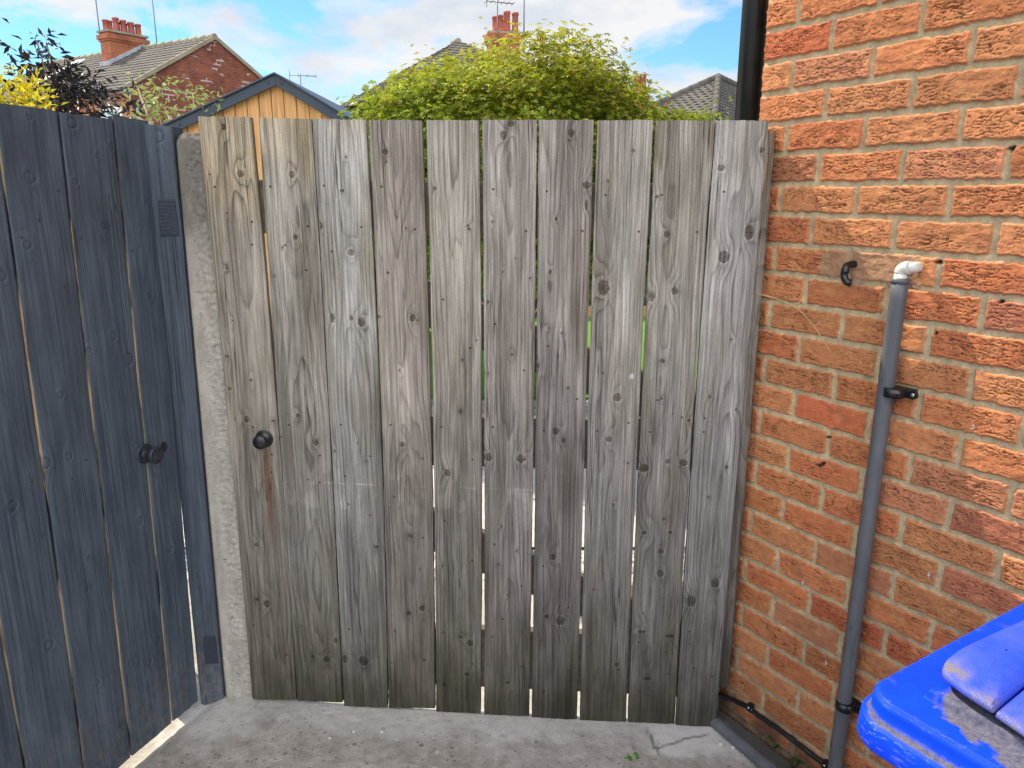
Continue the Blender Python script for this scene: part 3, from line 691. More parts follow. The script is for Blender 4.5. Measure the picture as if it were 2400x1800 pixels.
NAILS = [(G1,168,562),(G1,445,820),(G1,445,990),(G1,580,560),(G1,858,852),(G1,848,1177),(G1,692,993),(G1,978,552),(G1,1255,860),(G1,1035,1040),(G1,1405,560),(G1,1652,876),(G1,2052,873),(G1,1453,1195),
 (G2,392,830),(G2,165,540),(G2,535,555),(G2,782,828),(G2,942,580),(G2,1170,833),(G2,1575,836),(G2,1330,580),(G2,1760,558),(G2,1925,805),
 (G3,592,1280),(G3,588,1410),(G3,718,1062),(G3,948,1287),(G3,860,1465),(G3,948,1487),(G3,1104,1058),(G3,1320,1292),(G3,1135,1440),(G3,1470,1060),(G3,1706,1310),(G3,1670,285),(G3,1860,132),(G3,2058,492),(G3,1848,1075),(G3,2077,1317),
 (G4,180,292),(G4,378,613),(G4,163,1003),(G4,382,1225),(G4,545,445),(G4,745,810),(G4,515,1028),(G4,922,630),(G4,1100,975),(G4,883,1030),(G4,1095,1253),(G4,1298,817),(G4,1467,938),(G4,1247,1038),(G4,1455,1275),(G4,1625,943),(G4,1620,1038),(G4,1775,1280),
 (G5,280,903),(G5,510,1108),(G5,378,980),(G5,612,908),(G5,820,1118),(G5,1090,140),(G5,945,932),(G5,1143,1120),(G5,1256,12),(G5,1260,943),(G5,1462,1140),(G5,1455,297),(G5,1608,178),(G5,1797,455),(G5,1593,952),(G5,1800,1172),
 (G6,173,340),(G6,360,630),(G6,158,980),(G6,363,1185),(G6,510,492),(G6,686,777),(G6,495,1003),(G6,685,1210),(G6,860,652),(G6,1013,903),(G6,845,1027),(G6,1033,1208),(G6,1200,816),(G6,1172,1018),(G6,1363,1087),(G6,1376,1234),(G6,1520,943),(G6,1527,1030),(G6,1678,1253)]
PTOP = [(463,586,273,274),(605,729,276,278),(731,857,278,281),(864.6,988,281,282),(999,1122,281,282),(1130.5,1257.7,281,281),(1263,1392,281,281),(1401,1532,282,281),(1540,1676,283,282),(1679,1802.6,281,283)]
PBOT = [(591,694,1638,1640),(697,802.6,1642,1646),(805.5,908,1654,1658),(911,1019,1658,1660),(1022,1126,1667,1672),(1134.6,1240,1674,1678),(1246,1352,1681,1686),(1359,1467,1688,1692),(1472.6,1581,1693,1696),(1584,1678,1700,1703)]
BOW = [(4, 9), (0, 4), (4, 9), (6, 6), (4.5, 5), (2.6, 2), (1.5, 0), (-2, -3), (-4, -4.6), (-3.6, -2)]
TINT = [(0.372, 0.344, 0.298), (0.377, 0.358, 0.321), (0.414, 0.405, 0.381), (0.377, 0.346, 0.307), (0.381, 0.361, 0.318), (0.372, 0.346, 0.318), (0.312, 0.290, 0.268), (0.381, 0.365, 0.331), (0.363, 0.346, 0.311), (0.395, 0.383, 0.358)]

def gate_stain_shade(i):
    def f(X, Z, x, col, seed):
        # algae and old mud splash at the foot, with low-down shade painted in
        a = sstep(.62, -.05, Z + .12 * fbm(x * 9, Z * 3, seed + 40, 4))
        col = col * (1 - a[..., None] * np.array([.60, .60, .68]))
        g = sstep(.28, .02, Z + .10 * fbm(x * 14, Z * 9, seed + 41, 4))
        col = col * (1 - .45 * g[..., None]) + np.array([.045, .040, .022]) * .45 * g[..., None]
        low_shade = sstep(1.45, .55, Z + .16 * fbm(x * 7, Z * 1.7, seed + 47, 4)); col = col * (1 - .42 * low_shade[..., None] * np.array([1, .99, .97]))  # broad fade down the boards: weaker sky light put into the colour
        if i < 3:      # warm light on the tops of the first boards, painted into the colour
            warm_light = sstep(1.50, 1.66, Z + .05 * fbm(x * 12, Z * 4, seed + 48, 3) - .10 * i + .3 * x); col = col * (1 + warm_light[..., None] * np.array([.20, .11, -.06]))
        # greenish bloom down some edges
        if i in (1, 2, 4, 7, 8):
            e = np.abs(x) / .062
            gr = sstep(.55, 1.0, e) * sstep(-.1, .5, fbm(x * 20, Z * 2.5, seed + 42, 3)) * sstep(.7, 1.6, Z)
            col = col * (1 - .55 * gr[..., None]) + np.array([.14, .13, .06]) * .55 * gr[..., None]
        if i == 7:      # old bird dropping
            wx, wz = gate_px(*G4(1122, 655)); w_ = sstep(1.2, .5, np.hypot((X - wx) / .006, (Z - wz) / .009) + .6 * fbm(X * 160, Z * 120, 7, 3)); col = col * (1 - w_[..., None]) + .62 * w_[..., None]
        # scuffed paler line across the middle boards
        zl = .795 - .012 * X + .004 * noise2(X * 12, X * 0, 3)
        if 1 <= i <= 5:
            ln = np.exp(-((Z - zl) / .0022) ** 2) * sstep(-.2, .3, fbm(X * 12, Z * 0, seed + 44, 3)); col = col * (1 + .55 * ln[..., None])
            bl = sstep(.25, .6, fbm(X * 18, Z * 10, seed + 45, 3)) * np.exp(-((Z - .76) / .12) ** 2); col = col * (1 + .30 * bl[..., None])
        return col
    return f

def build_gate():
    t = thing('timber_gate', 'weathered grey gate of ten upright boards with black round knob', 'gate', tuple(GA), GYAW)
    loc = lambda x, y, off=0: gate_px(x, y, off)
    nail_me = None
    polys = []
    planks = []
    for i in range(10):
        xl, xr, yl, yr = PTOP[i]; bl, br, byl, byr = PBOT[i]
        TL, TR, BL, BR = loc(xl, yl), loc(xr, yr), loc(bl, byl), loc(br, byr)
        ks = []
        for cf, x, y, r, asp in KN[i]:
            s_, z_ = loc(*cf(x, y)); sc = 3.16 if cf in (G1, G3) else (2.963 if cf is G5 else 2.949)
            ks.append((s_, z_, max(.0024, r / sc * PXM * .80), asp))
        streaks = []
        if i == 0:
            kx, kz = loc(621, 1045); streaks = [(kx + .002, kz, kz - .34, .011, (.16, .062, .022), .75)]
        pl = plank_mesh('plank', TL, TR, BL, BR, ks, 100 + i * 7, TINT[i], t, [M['wood'], M['wood']], stain_shade=gate_stain_shade(i), streaks=streaks, bow=tuple(b * PXM for b in BOW[i]))
        planks.append((pl, TL, TR, BL, BR))
    for cf, x, y in NAILS:
        s_, z_ = loc(*cf(x, y)); best = None
        for pl, TL, TR, BL, BR in planks:
            f = (z_ - BL[1]) / (TL[1] - BL[1]); a = BL[0] + (TL[0] - BL[0]) * f; b = BR[0] + (TR[0] - BR[0]) * f
            if a - .004 < s_ < b + .004: best = pl
        if best is None: continue
        if nail_me is None:
            mb = MB(); mb.lathe((0, 0, 0), (0, -1, 0), [(.0027, -.003), (.0027, .0004), (.0020, .0011), (.0008, .0014)], 10); o = mb.build('nail', M['rust'], best); nail_me = o
        else: o = nail_me.copy(); link(o); o.parent = best
        o.location = (s_, -.0014, z_)
    # rails and braces behind the boards
    x0, x1 = .02, 1.40
    def rail(nm, pts_l, pts_r, y0=.022, y1=.052):
        mb = MB(); mb.prism([(x0, y0, pts_l[0]), (x1, y0, pts_r[0]), (x1, y0, pts_r[1]), (x0, y0, pts_l[1])], (0, y1 - y0, 0), .003); mb.build(nm, M['rail'], t)
    zt = [loc(600, 420, -.03)[1], loc(600, 545, -.03)[1], loc(1400, 432, -.03)[1], loc(1400, 560, -.03)[1]]
    rail('rail', (zt[1], zt[0]), (zt[3], zt[2]))
    zm = [loc(800, 968, -.03)[1], loc(800, 1085, -.03)[1], loc(1500, 985, -.03)[1], loc(1500, 1100, -.03)[1]]
    rail('rail', (zm[1], zm[0]), (zm[3], zm[2]))
    zb = [loc(1128, 1465, -.03)[1], loc(1128, 1600, -.03)[1]]
    rail('rail', (zb[1], zb[0]), (zb[1] - .02, zb[0] - .02))
    def brace(p, q):
        a0 = loc(*p, -.03); a1 = loc(*q, -.03); d = np.array([a1[0] - a0[0], a1[1] - a0[1]]); L = np.hypot(*d); d /= L; n = np.array([-d[1], d[0]]) * .06
        mb = MB(); c = [np.array(a0) + n, np.array(a1) + n, np.array(a1) - n, np.array(a0) - n]
        mb.prism([(x, .0225, z) for x, z in c], (0, .028, 0), .003); mb.build('brace', M['rail'], t)
    brace((760, 610), (1630, 975)); brace((760, 1130), (1600, 1500))
    # closing stile behind the last board
    sx0, sz1 = loc(1775, 306, -.024); sx1 = loc(1818, 306, -.024)[0]
    bx0, bz0 = loc(1660, 1611, -.024); bx1 = loc(1708, 1600, -.024)[0]
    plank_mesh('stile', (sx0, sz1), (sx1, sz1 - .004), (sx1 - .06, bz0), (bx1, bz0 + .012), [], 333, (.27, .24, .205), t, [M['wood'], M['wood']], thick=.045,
               stain_shade=gate_stain_shade(0)).location = (0, .0235, 0)
    mb = MB(); mb.box((1.34, .0695, .03), (1.452, .165, 1.70), .003); mb.build('sun_blocker_stile', M['rail'], t)  # unseen filler added behind the stile to keep sun off the wall
    # knob
    kx, kz = loc(619.7, 1028)
    mb = MB(); mb.lathe((kx, -.001, kz), (0, -1, 0), [(.0205, -.001), (.0212, .002), (.0200, .0042), (.0125, .0062), (.0085, .010), (.0078, .018), (.0105, .022), (.0175, .026), (.0205, .031), (.0205, .035), (.0190, .0372), (.0160, .0392), (.0100, .0412), (.003, .042)], 36)
    k = mb.build('knob', M['black_metal'], t)
    mb = MB(); mb.lathe((kx, -.001, kz), (0, -1, 0), [(.0255, -.001), (.0258, .0012), (.0245, .003), (.022, .0032)], 36); mb.build('rose', M['black_metal'], k)
    for dx in (-.017, .017):
        mb = MB(); mb.lathe((kx + dx * .9, -.004, kz + dx * .5), (0, -1, 0), [(.0022, -.001), (.0022, .0004), (.001, .0009)], 10); mb.build('screw', M['old_metal'], k)
    return t
build_gate()

# ------------------------------------------------------------------ slate painted door on the left
DA = np.array([-.966, 2.08, 0.0]); DANG = R(20)
DX = np.array([-math.sin(DANG), -math.cos(DANG), 0])                                  # runs towards the camera
DN = np.array([math.cos(DANG), -math.sin(DANG), 0])                                   # faces the yard
def door_px(x, y):
    q = on_plane(x, y, DA, DN); return float(np.dot(q - DA, -DX)), float(q[2])         # x grows away from the camera
def build_door():
    # local x = -DX (away from the camera), local -y = DN
    yaw = math.atan2(-DX[1], -DX[0])
    t = thing('board_door', 'slate blue painted board door standing ajar with worn round knob', 'door', tuple(DA), yaw)
    D3 = crop(0, 240, 2.183); D4 = crop(0, 1000, 2.074)
    def line(p, q):
        a = np.array(door_px(*p)); b = np.array(door_px(*q)); d = b - a
        return lambda z: a[0] + d[0] * (z - a[1]) / d[1]
    ztop = lambda x: 1.778 + (0 - x) * .024
    zbot = lambda x: .076 + .0 * x
    right = line((349, 286), (461, 1600))
    g2 = line((266, 277), (405, 1699)); g1 = line((137, 258), (308.6, 1771)); g0 = line((0, 354), (198, 1800)); gm = line((0, 1458), (58, 1790))
    wd = .118
    def shift(f, d): return lambda z: f(z) + d
    bounds = [right, g2, g1, g0, gm]
    knots = [(D3,155,385,28,1),(D3,370,105,28,1),(D3,567,230,17,1.2),(D3,497,275,13,1.2),(D3,388,405,15,1),(D3,530,632,16,1.3),(D3,140,730,22,1),(D3,10,885,22,1.2),(D3,765,990,17,1),(D3,580,1195,19,1.3),(D3,660,1310,30,1.2),(D3,455,1265,16,1),(D3,310,1495,18,1),(D3,148,75,15,1),
             (D4,335,145,19,1.1),(D4,225,175,24,1.3),(D4,60,385,22,1.2),(D4,680,455,18,1.3),(D4,830,595,19,1.1),(D4,655,655,11,1.2),(D4,430,640,13,1),(D4,420,790,16,1.1),(D4,240,1060,24,1.1),(D4,760,1035,26,1),(D4,725,1145,19,1.2),(D4,640,1150,22,1.2),(D4,470,1245,18,1.1)]
    nails = [(D3,295,450),(D3,195,600),(D3,555,478),(D3,413,693),(D3,743,500),(D3,673,760),(D3,325,942),(D3,108,690),(D4,415,160),(D4,150,262),(D4,345,255),(D4,205,530),(D4,545,445),(D4,270,400),(D4,750,238),(D4,655,75),(D4,900,935)]
    nail_o = None
    for i in range(7):
        gap = .0027
        if i < 4: r, l = bounds[i], bounds[i + 1]
        elif i == 4: r = gm; l = shift(gm, -wd)
        else: r = shift(gm, -wd * (i - 4)); l = shift(gm, -wd * (i - 3))
        def corner(f, fz, d): z = fz(f(.9)); return (f(z) + d, z)
        TR = corner(r, ztop, -gap if i else 0); TL = corner(l, ztop, gap); BR = corner(r, zbot, -gap if i else 0); BL = corner(l, zbot, gap)
        dz = ((.006, .0), (-.002, .0), (.0, .002), (.003, 0), (0, 0), (0.004, 0), (0, 0))[i][0]
        TL = (TL[0], TL[1] + dz); TR = (TR[0], TR[1] + dz)
        ks = []
        for cf, x, y, rr, asp in knots:
            s_, z_ = door_px(*cf(x, y))
            if l(z_) < s_ < r(z_): ks.append((s_, z_, max(.003, rr / 2.1 * .00098 * .9), asp))
        rng = random.Random(i)
        if i >= 4:
            for _ in range(5): ks.append((l(.9) + rng.uniform(.02, .1), rng.uniform(.1, 1.7), rng.uniform(.006, .013), 1.1))
        pl = plank_mesh('board', TL, TR, BL, BR, ks, 500 + i * 11, (.05, .05, .05), t, [M['paint'], M['halfraw']], thick=.02, res=(.0028, .0034))
        for cf, x, y in nails:
            s_, z_ = door_px(*cf(x, y))
            if l(z_) < s_ < r(z_):
                if nail_o is None:
                    mb = MB(); mb.lathe((0, 0, 0), (0, -1, 0), [(.0032, -.003), (.0034, .0005), (.0024, .0016), (.0008, .002)], 10); o = nail_o = mb.build('nail', M['slate_trim'], pl)
                else: o = nail_o.copy(); link(o); o.parent = pl
                o.location = (s_, -.0012, z_)
    for z0, z1 in ((1.43, 1.55), (.80, .92), (.20, .32)):
        mb = MB(); mb.box((-.86, .0225, z0), (-.02, .055, z1), .003); mb.build('ledge', M['raw'], t)
    # knob with its rose
    kx, kz = door_px(338, 1063)
    mb = MB(); mb.lathe((kx, -.001, kz), (0, -1, 0), [(.0095, 0), (.0088, .012), (.0088, .024), (.015, .028), (.0215, .032), (.0235, .038), (.0235, .043), (.0222, .0455), (.0205, .046), (.0198, .0448), (.0150, .0466), (.008, .0480), (.002, .0485)], 36)
    k = mb.build('knob', M['old_metal'], t)
    mb = MB(); mb.lathe((kx, -.001, kz), (0, -1, 0), [(.0275, -.001), (.0280, .002), (.0265, .0045), (.0235, .005), (.0225, .0042), (.012, .0052), (.0105, .009), (.009, .0095)], 36); mb.build('rose', M['old_metal'], k)
    ex, ez = door_px(381.7, 1047.6)
    mb = MB(); mb.lathe((ex, -.001, ez), (0, -1, 0), [(.0150, -.001), (.0152, .0012), (.0138, .0022), (.0125, .0016), (.005, .0018)], 28); e = mb.build('keyhole_plate', M['old_metal'], t)
    mb = MB(); mb.lathe((ex, -.0022, ez + .0025), (0, -1, 0), [(.0032, 0), (.0032, .0006)], 14); mb.box((ex - .0016, -.0027, ez - .0085), (ex + .0016, -.0021, ez + .001)); mb.build('keyhole', M['black_plastic'], e)
build_door()

# ------------------------------------------------------------------ door frame post and concrete post
def build_posts():
    t = thing('door_frame', 'slate painted door frame post with two sawn rail ends let in', 'door frame', (0, 0, 0))
    y = 2.092
    def xz(px, py, d=y): q = at_y(px, py, d); return q[0], q[2]
    # stop strip beside the door and the main post, each a board of its own
    a, b, c, d_ = xz(349, 286), xz(361, 286), xz(459, 1640), xz(474, 1650)
    zb = .03
    plank_mesh('door_stop', (a[0] - .02, 1.774), (b[0], 1.774), (c[0] + .011, zb), (d_[0] + .002, zb), [], 701, (.05,) * 3, t, [M['paint_post_shaded'], M['paint_post_shaded']], thick=.05, res=(.003, .004)).location = (0, y + .006, 0)
    a, b, c, d_ = xz(362, 288), xz(402, 290), xz(475, 1645), xz(524, 1640)
    k = xz(370, 320)
    plank_mesh('post', (a[0], 1.772), (b[0], 1.769), (c[0], zb), (d_[0], zb + .004), [(k[0], k[1], .014, 1.1), (xz(455, 1345)[0], xz(455, 1345)[1], .008, .5)], 702, (.05,) * 3, t, [M['paint_post_shaded'], M['paint_post_shaded']], thick=.07, res=(.0025, .0035)).location = (0, y, 0)
    mb = MB(); mb.box((-1.265, 2.25, 0), (-1.155, 2.35, 1.7), .005); mb.build('sun_blocker_post', M['darkrail'], t)  # unseen post added behind the door to stop a streak of sun
    # end-grain blocks
    m, tt, bb = new_mat('painted_end_grain', .6, .3); co = obj_co(tt)
    w = tt.n('ShaderNodeTexWave', wave_type='RINGS', rings_direction='Y'); tt.l(tt.mapping(co, (1, 1, 1), (.93, 0, -1.42)), w.inputs[0])
    w.inputs['Scale'].default_value = 34; w.inputs['Distortion'].default_value = 3.5; w.inputs['Detail'].default_value = 2
    n = tt.noise(co, 160, 3, .6)
    tt.l(tt.mix(1.0, tt.ramp(w.outputs[1], ((.2, (.025, .033, .046)), (.8, (.033, .043, .060)))), tt.ramp(n, ((.3, (.7, .7, .7)), (.7, (1.2, 1.2, 1.2)))), 'MULTIPLY'), bb.inputs['Base Color'])
    bump(tt, bb, tt.m('ADD', tt.m('MULTIPLY', w.outputs[1], .0003), tt.m('MULTIPLY', n, .0014)))
    for (x0, y0, x1, y1, x2) in ((371, 468, 421, 553, 419), (476, 1490, 513, 1554, 510)):
        p = xz(x0, y0); q = xz(x1, y1); r = xz(x0 + 5, y1)
        mb = MB(); mb.prism([(p[0], y - .004, p[1]), (q[0] - .002, y - .004, p[1] + .001), (q[0], y - .004, q[1]), (r[0], y - .004, q[1])], (0, .05, 0), .0025)
        mb.build('rail_end', m, t)
    # concrete post
    t = tag(bpy.data.objects.new('concrete_post', None), 'rough grey concrete post between the blue door frame and the gate', 'post'); link(t)
    yb = 2.098; a = at_y(402, 311, yb); b = at_y(500, 313, yb); c = at_y(524, 1642, yb)
    xl1, xl0, xr, zt = a[0], c[0] - .002, a[0] + .12, a[2]
    nz, nx = 420, 40
    U, V = np.meshgrid(np.linspace(0, 1, nx), np.linspace(0, 1, nz))
    X = (xl0 + .004 + (xl1 - xl0) * V) * (1 - U) + xr * U; Z = -.05 + (zt + .05) * V
    Y = yb + .0045 * fbm(X * 80, Z * 85, 5, 4) * sstep(.15, .45, U) + .0025 * np.abs(noise2(X * 120, Z * 200, 7)) - .002
    Y = Y + .012 * sstep(.10, 0, U) ** 2 + .015 * sstep(.985, 1, V) ** 2
    Z = Z - .006 * sstep(.25, 0, U) * V ** 30 + .004 * V ** 30 * fbm(X * 30, X * 0, 9, 3)
    P = np.stack([X, Y, Z], -1).reshape(-1, 3); idx = np.arange(nx * nz).reshape(nz, nx)
    q = np.stack([idx[:-1, :-1], idx[:-1, 1:], idx[1:, 1:], idx[1:, :-1]], -1).reshape(-1, 4)
    loop = np.concatenate([idx[0, :-1], idx[:-1, -1], idx[-1, :0:-1], idx[:0:-1, 0]]); m_ = len(loop)
    bk = P[loop].copy(); bk[:, 1] = yb + .11; f0 = loop; b0 = len(P) + np.arange(m_)
    side = np.stack([f0, b0, np.roll(b0, -1), np.roll(f0, -1)], -1)
    mesh_np('shaft', np.concatenate([P, bk]), [q, side, b0[::-1].reshape(1, -1)], M['post'], t)
build_posts()

# ------------------------------------------------------------------ things on the brick wall
def W(px, py, off): s_, z_ = wall_px(px, py, off); return Vector(wpt(s_, z_, off))
def build_wall_things():
    off = .034
    top = W(2111, 652, off); mid = W(2075, 1000, off); low = W(1955, 1815, off); low2 = low + (low - mid).normalized() * .30
    low2.z = max(low2.z, 0)
    t = thing('waste_pipe', 'scuffed grey waste pipe with white elbow running down the brick wall', 'pipe', tuple(low))
    L = low
    def loc(p): return p - L
    mb = MB(); n = 30
    pts = [top.lerp(low, i / n) for i in range(n + 1)] + [low2]
    mb.tube([loc(p) for p in pts], .0180, 28); pb = mb.build('pipe_run', M['pipe'], t)
    mb = MB(); ax = (low - top).normalized()
    mb.tube([loc(top - ax * .001), loc(top + ax * .012)], .0189, 28); mb.build('pipe_rim', M['pipe'], pb)
    # white elbow: out of the wall, sideways, then down into the pipe
    hole = W(2152, 626, .0)
    e0 = Vector(wpt(*wall_px(2152, 626), 0.002)); s1, z1 = wall_px(2140, 627, off)
    cor = W(2113, 627, off)
    side = W(2146, 627, off)
    path = [e0, e0.lerp(side, .6)]
    def arc(a, b, c, k=6): return [a.lerp(b, i / k).lerp(b.lerp(c, i / k), i / k) for i in range(k + 1)]
    h_end = cor.lerp(side, .42)
    path = arc(e0, side, cor.lerp(side, .5), 7)
    mb = MB(); mb.tube([loc(p) for p in path], .0122, 22)
    bend = arc(cor.lerp(side, .62), cor, top.lerp(cor, .45), 8)
    mb.tube([loc(p) for p in bend], .0145, 22); mb.tube([loc(top.lerp(cor, .5)), loc(top + ax * .03)], .0140, 22)
    mb.build('elbow', M['white_plastic'], t)
    for (px, py, ear, lab) in ((2096, 919, 1, 0), (1981, 1652, 1, 1)):
        c = W(px, py, off); mb = MB(); wn = Vector(WN); wdv = Vector(WD)
        mb.tube([loc(c - ax * .0105), loc(c - ax * .010), loc(c + ax * .010), loc(c + ax * .0105)], [.0195, .0232, .0232, .0195], 30)
        e = c + wdv * .034 + wn * (-.012)
        M4 = Matrix.Translation(loc(e)) @ Matrix(((wdv.x, wn.x, 0, 0), (wdv.y, wn.y, 0, 0), (0, 0, 1, 0), (0, 0, 0, 1)))
        mb.box((-.026, -.004, -.0095), (.006, .004, .0095), .002, M4)
        mb.lathe(loc(e) + wdv * .004 - wn * .004, wn, [(.0100, 0), (.0100, .008)], 18)
        mb.box((-.05, -.022, -.009), (.0, -.004, .009), .001, M4)
        cl = mb.build('pipe_clip', M['black_plastic'], t)
        mb = MB(); mb.lathe(loc(e) + wdv * .004 + wn * .004, wn, [(.0048, -.001), (.0048, .0008), (.003, .0016), (.001, .0014)], 14); mb.build('screw', M['screw'], cl)
    # black overflow spout
    a = W(2003, 619, 0.0)
    P0 = a; P1 = a + Vector(WN) * .028 - Vector(WD) * .006
    b1 = W(1982, 632, .03); b2 = W(1980, 652, .03); b3 = W(1992, 663, .024)
    mb = MB(); pts = arc(P0, P1, b1, 8)[:-1] + arc(b1, W(1976, 645, .03), b2, 5)[:-1] + arc(b2, W(1982, 662, .028), b3, 5)
    c0 = pts[0]; mb.tube([p - c0 for p in pts], .0085, 18, True)
    mb.tube([pts[8] - c0, pts[9] - c0], .0094, 18)
    mb.lathe(pts[-1] - c0, (pts[-1] - pts[-2]), [(.0085, 0), (.0098, .0005), (.0098, .003), (.006, .0031), (.006, -.004)], 18)
    o = mb.build('overflow_spout', M['black_plastic']); o.location = c0; tag(o, 'short hooked black spout sticking out of the brick wall', 'spout')
    # white plastic plug and black stub
    s_, z_ = wall_px(2277, 998.7)
    p = Vector(wpt(s_, z_, .002)); mb = MB(); mb.lathe((0, 0, 0), Vector(WN), [(.0072, -.006), (.0072, .0002), (.0062, .0010), (.0036, .0004), (.0015, .0009)], 20)
    o = mb.build('wall_plug', M['white_plastic']); o.location = p; tag(o, 'white plastic plug set in a brick right of the grey pipe', 'plug')
    p = W(1933, 1084, .0); mb = MB(); mb.tube([(0, 0, 0), Vector(WN) * .018 + Vector((0, 0, -.004))], .0042, 10); o = mb.build('cable_stub', M['black_plastic']); o.location = p
    tag(o, 'tiny black cable stub poking from a mortar joint', 'cable stub')
    # cable along the foot of the wall
    Z1 = crop(1650, 1500, 5.53)
    pts = []
    for x, y, of in ((160, 690, .02), (400, 790, .012), (590, 880, .010), (640, 930, .010), (800, 1040, .009), (1000, 1180, .009), (1260, 1380, .009), (1580, 1625, .009), (2000, 1950, .009), (2600, 2400, .009)):
        pts.append(W(*Z1(x, y), of))
    fine_pts = []
    for a_, b_ in zip(pts, pts[1:]):
        for k in range(5): fine_pts.append(a_.lerp(b_, k / 5) + Vector((0, 0, .0012 * math.sin(len(fine_pts) * 1.7))))
    c0 = pts[0]; t = thing('cable', 'black cable clipped low along the foot of the brick wall', 'cable', tuple(c0))
    mb = MB(); mb.tube([p - c0 for p in fine_pts], .0072, 12); mb.build('sheath', M['black_plastic'], t)
    for x, y in ((598, 880), (1580, 1628)):
        p = W(*Z1(x, y), .010) - c0; wdv = Vector(WD); wn = Vector(WN)
        M4 = Matrix.Translation(p) @ Matrix(((wdv.x, wn.x, 0, 0), (wdv.y, wn.y, 0, 0), (0, 0, 1, 0), (0, 0, 0, 1)))
        mb = MB(); mb.box((-.008, -.01, -.010), (.008, .0085, .014), .002, M4); c = mb.build('cable_clip', M['black_plastic'], t)
        mb = MB(); mb.lathe(p + wn * .009 + Vector((0, 0, .003)), wn, [(.0042, -.001), (.0042, .0006), (.002, .0014)], 12); mb.build('nail', M['screw'], c)
    # grey pipe lying along the ground
    a = at_z(*Z1(150, 1060), .042); b = at_z(*Z1(900, 1710), .038)
    a = Vector(a); b = Vector(b); d = (b - a).normalized(); a = a - d * .25; b = b + d * .5; a.z = .042; b.z = .037
    mb = MB(); mb.tube([a.lerp(b, i / 16) - a for i in range(17)], .0185, 24); o = mb.build('ground_pipe', M['pipe']); o.location = a
    tag(o, 'grey plastic pipe lying on the concrete below the black cable', 'pipe')
    # dry grass stem
    pp = [(1748, 691, .03), (1768, 688, .04), (1800, 694, .05), (1832, 704, .05), (1862, 718, .05), (1885, 738, .05), (1908, 765, .045), (1928, 795, .04), (1948, 826, .035)]
    pts = [W(x, y, of) for x, y, of in pp]; c0 = pts[0]
    mb = MB(); mb.tube([p - c0 for p in pts], .0011, 6, taper=.4)
    for i, dv in ((4, (.012, 0, .012)), (6, (.016, 0, .012)), (5, (-.01, 0, .008))):
        mb.tube([pts[i] - c0, pts[i] - c0 + Vector(dv)], .0007, 5)
    o = mb.build('grass_stem', M['straw']); o.location = c0; tag(o, 'dry straw coloured grass stem arching in front of the bricks', 'grass stem')
    # black rainwater downpipe at the corner of the house
    top = on_plane(1764, 0, W0 + WN * -.055, WN); bot = on_plane(1738, 282, W0 + WN * -.055, WN)
    x0, x1 = (top + bot) / 2, None
    xc = float((top[0] + bot[0]) / 2) + .013; yc = float((top[1] + bot[1]) / 2)
    t = thing('downpipe', 'glossy black rainwater downpipe at the corner of the brick house', 'downpipe', (xc, yc, 0))
    ang = math.atan2(WD[1], WD[0])
    M4 = Matrix.Rotation(ang, 4, 'Z')
    mb = MB(); mb.tube([(0, 0, .1), (0, 0, 5.0)], .035, 40); mb.build('pipe_run', M['black_plastic'], t)
    for z in (1.15, 2.95): 
        mb = MB(); mb.tube([(0, 0, z), (0, 0, z + .045)], .040, 32); mb.box((.036, -.02, z + .008), (.075, .02, z + .037), .002, M4); mb.build('bracket', M['black_plastic'], t)
build_wall_things()

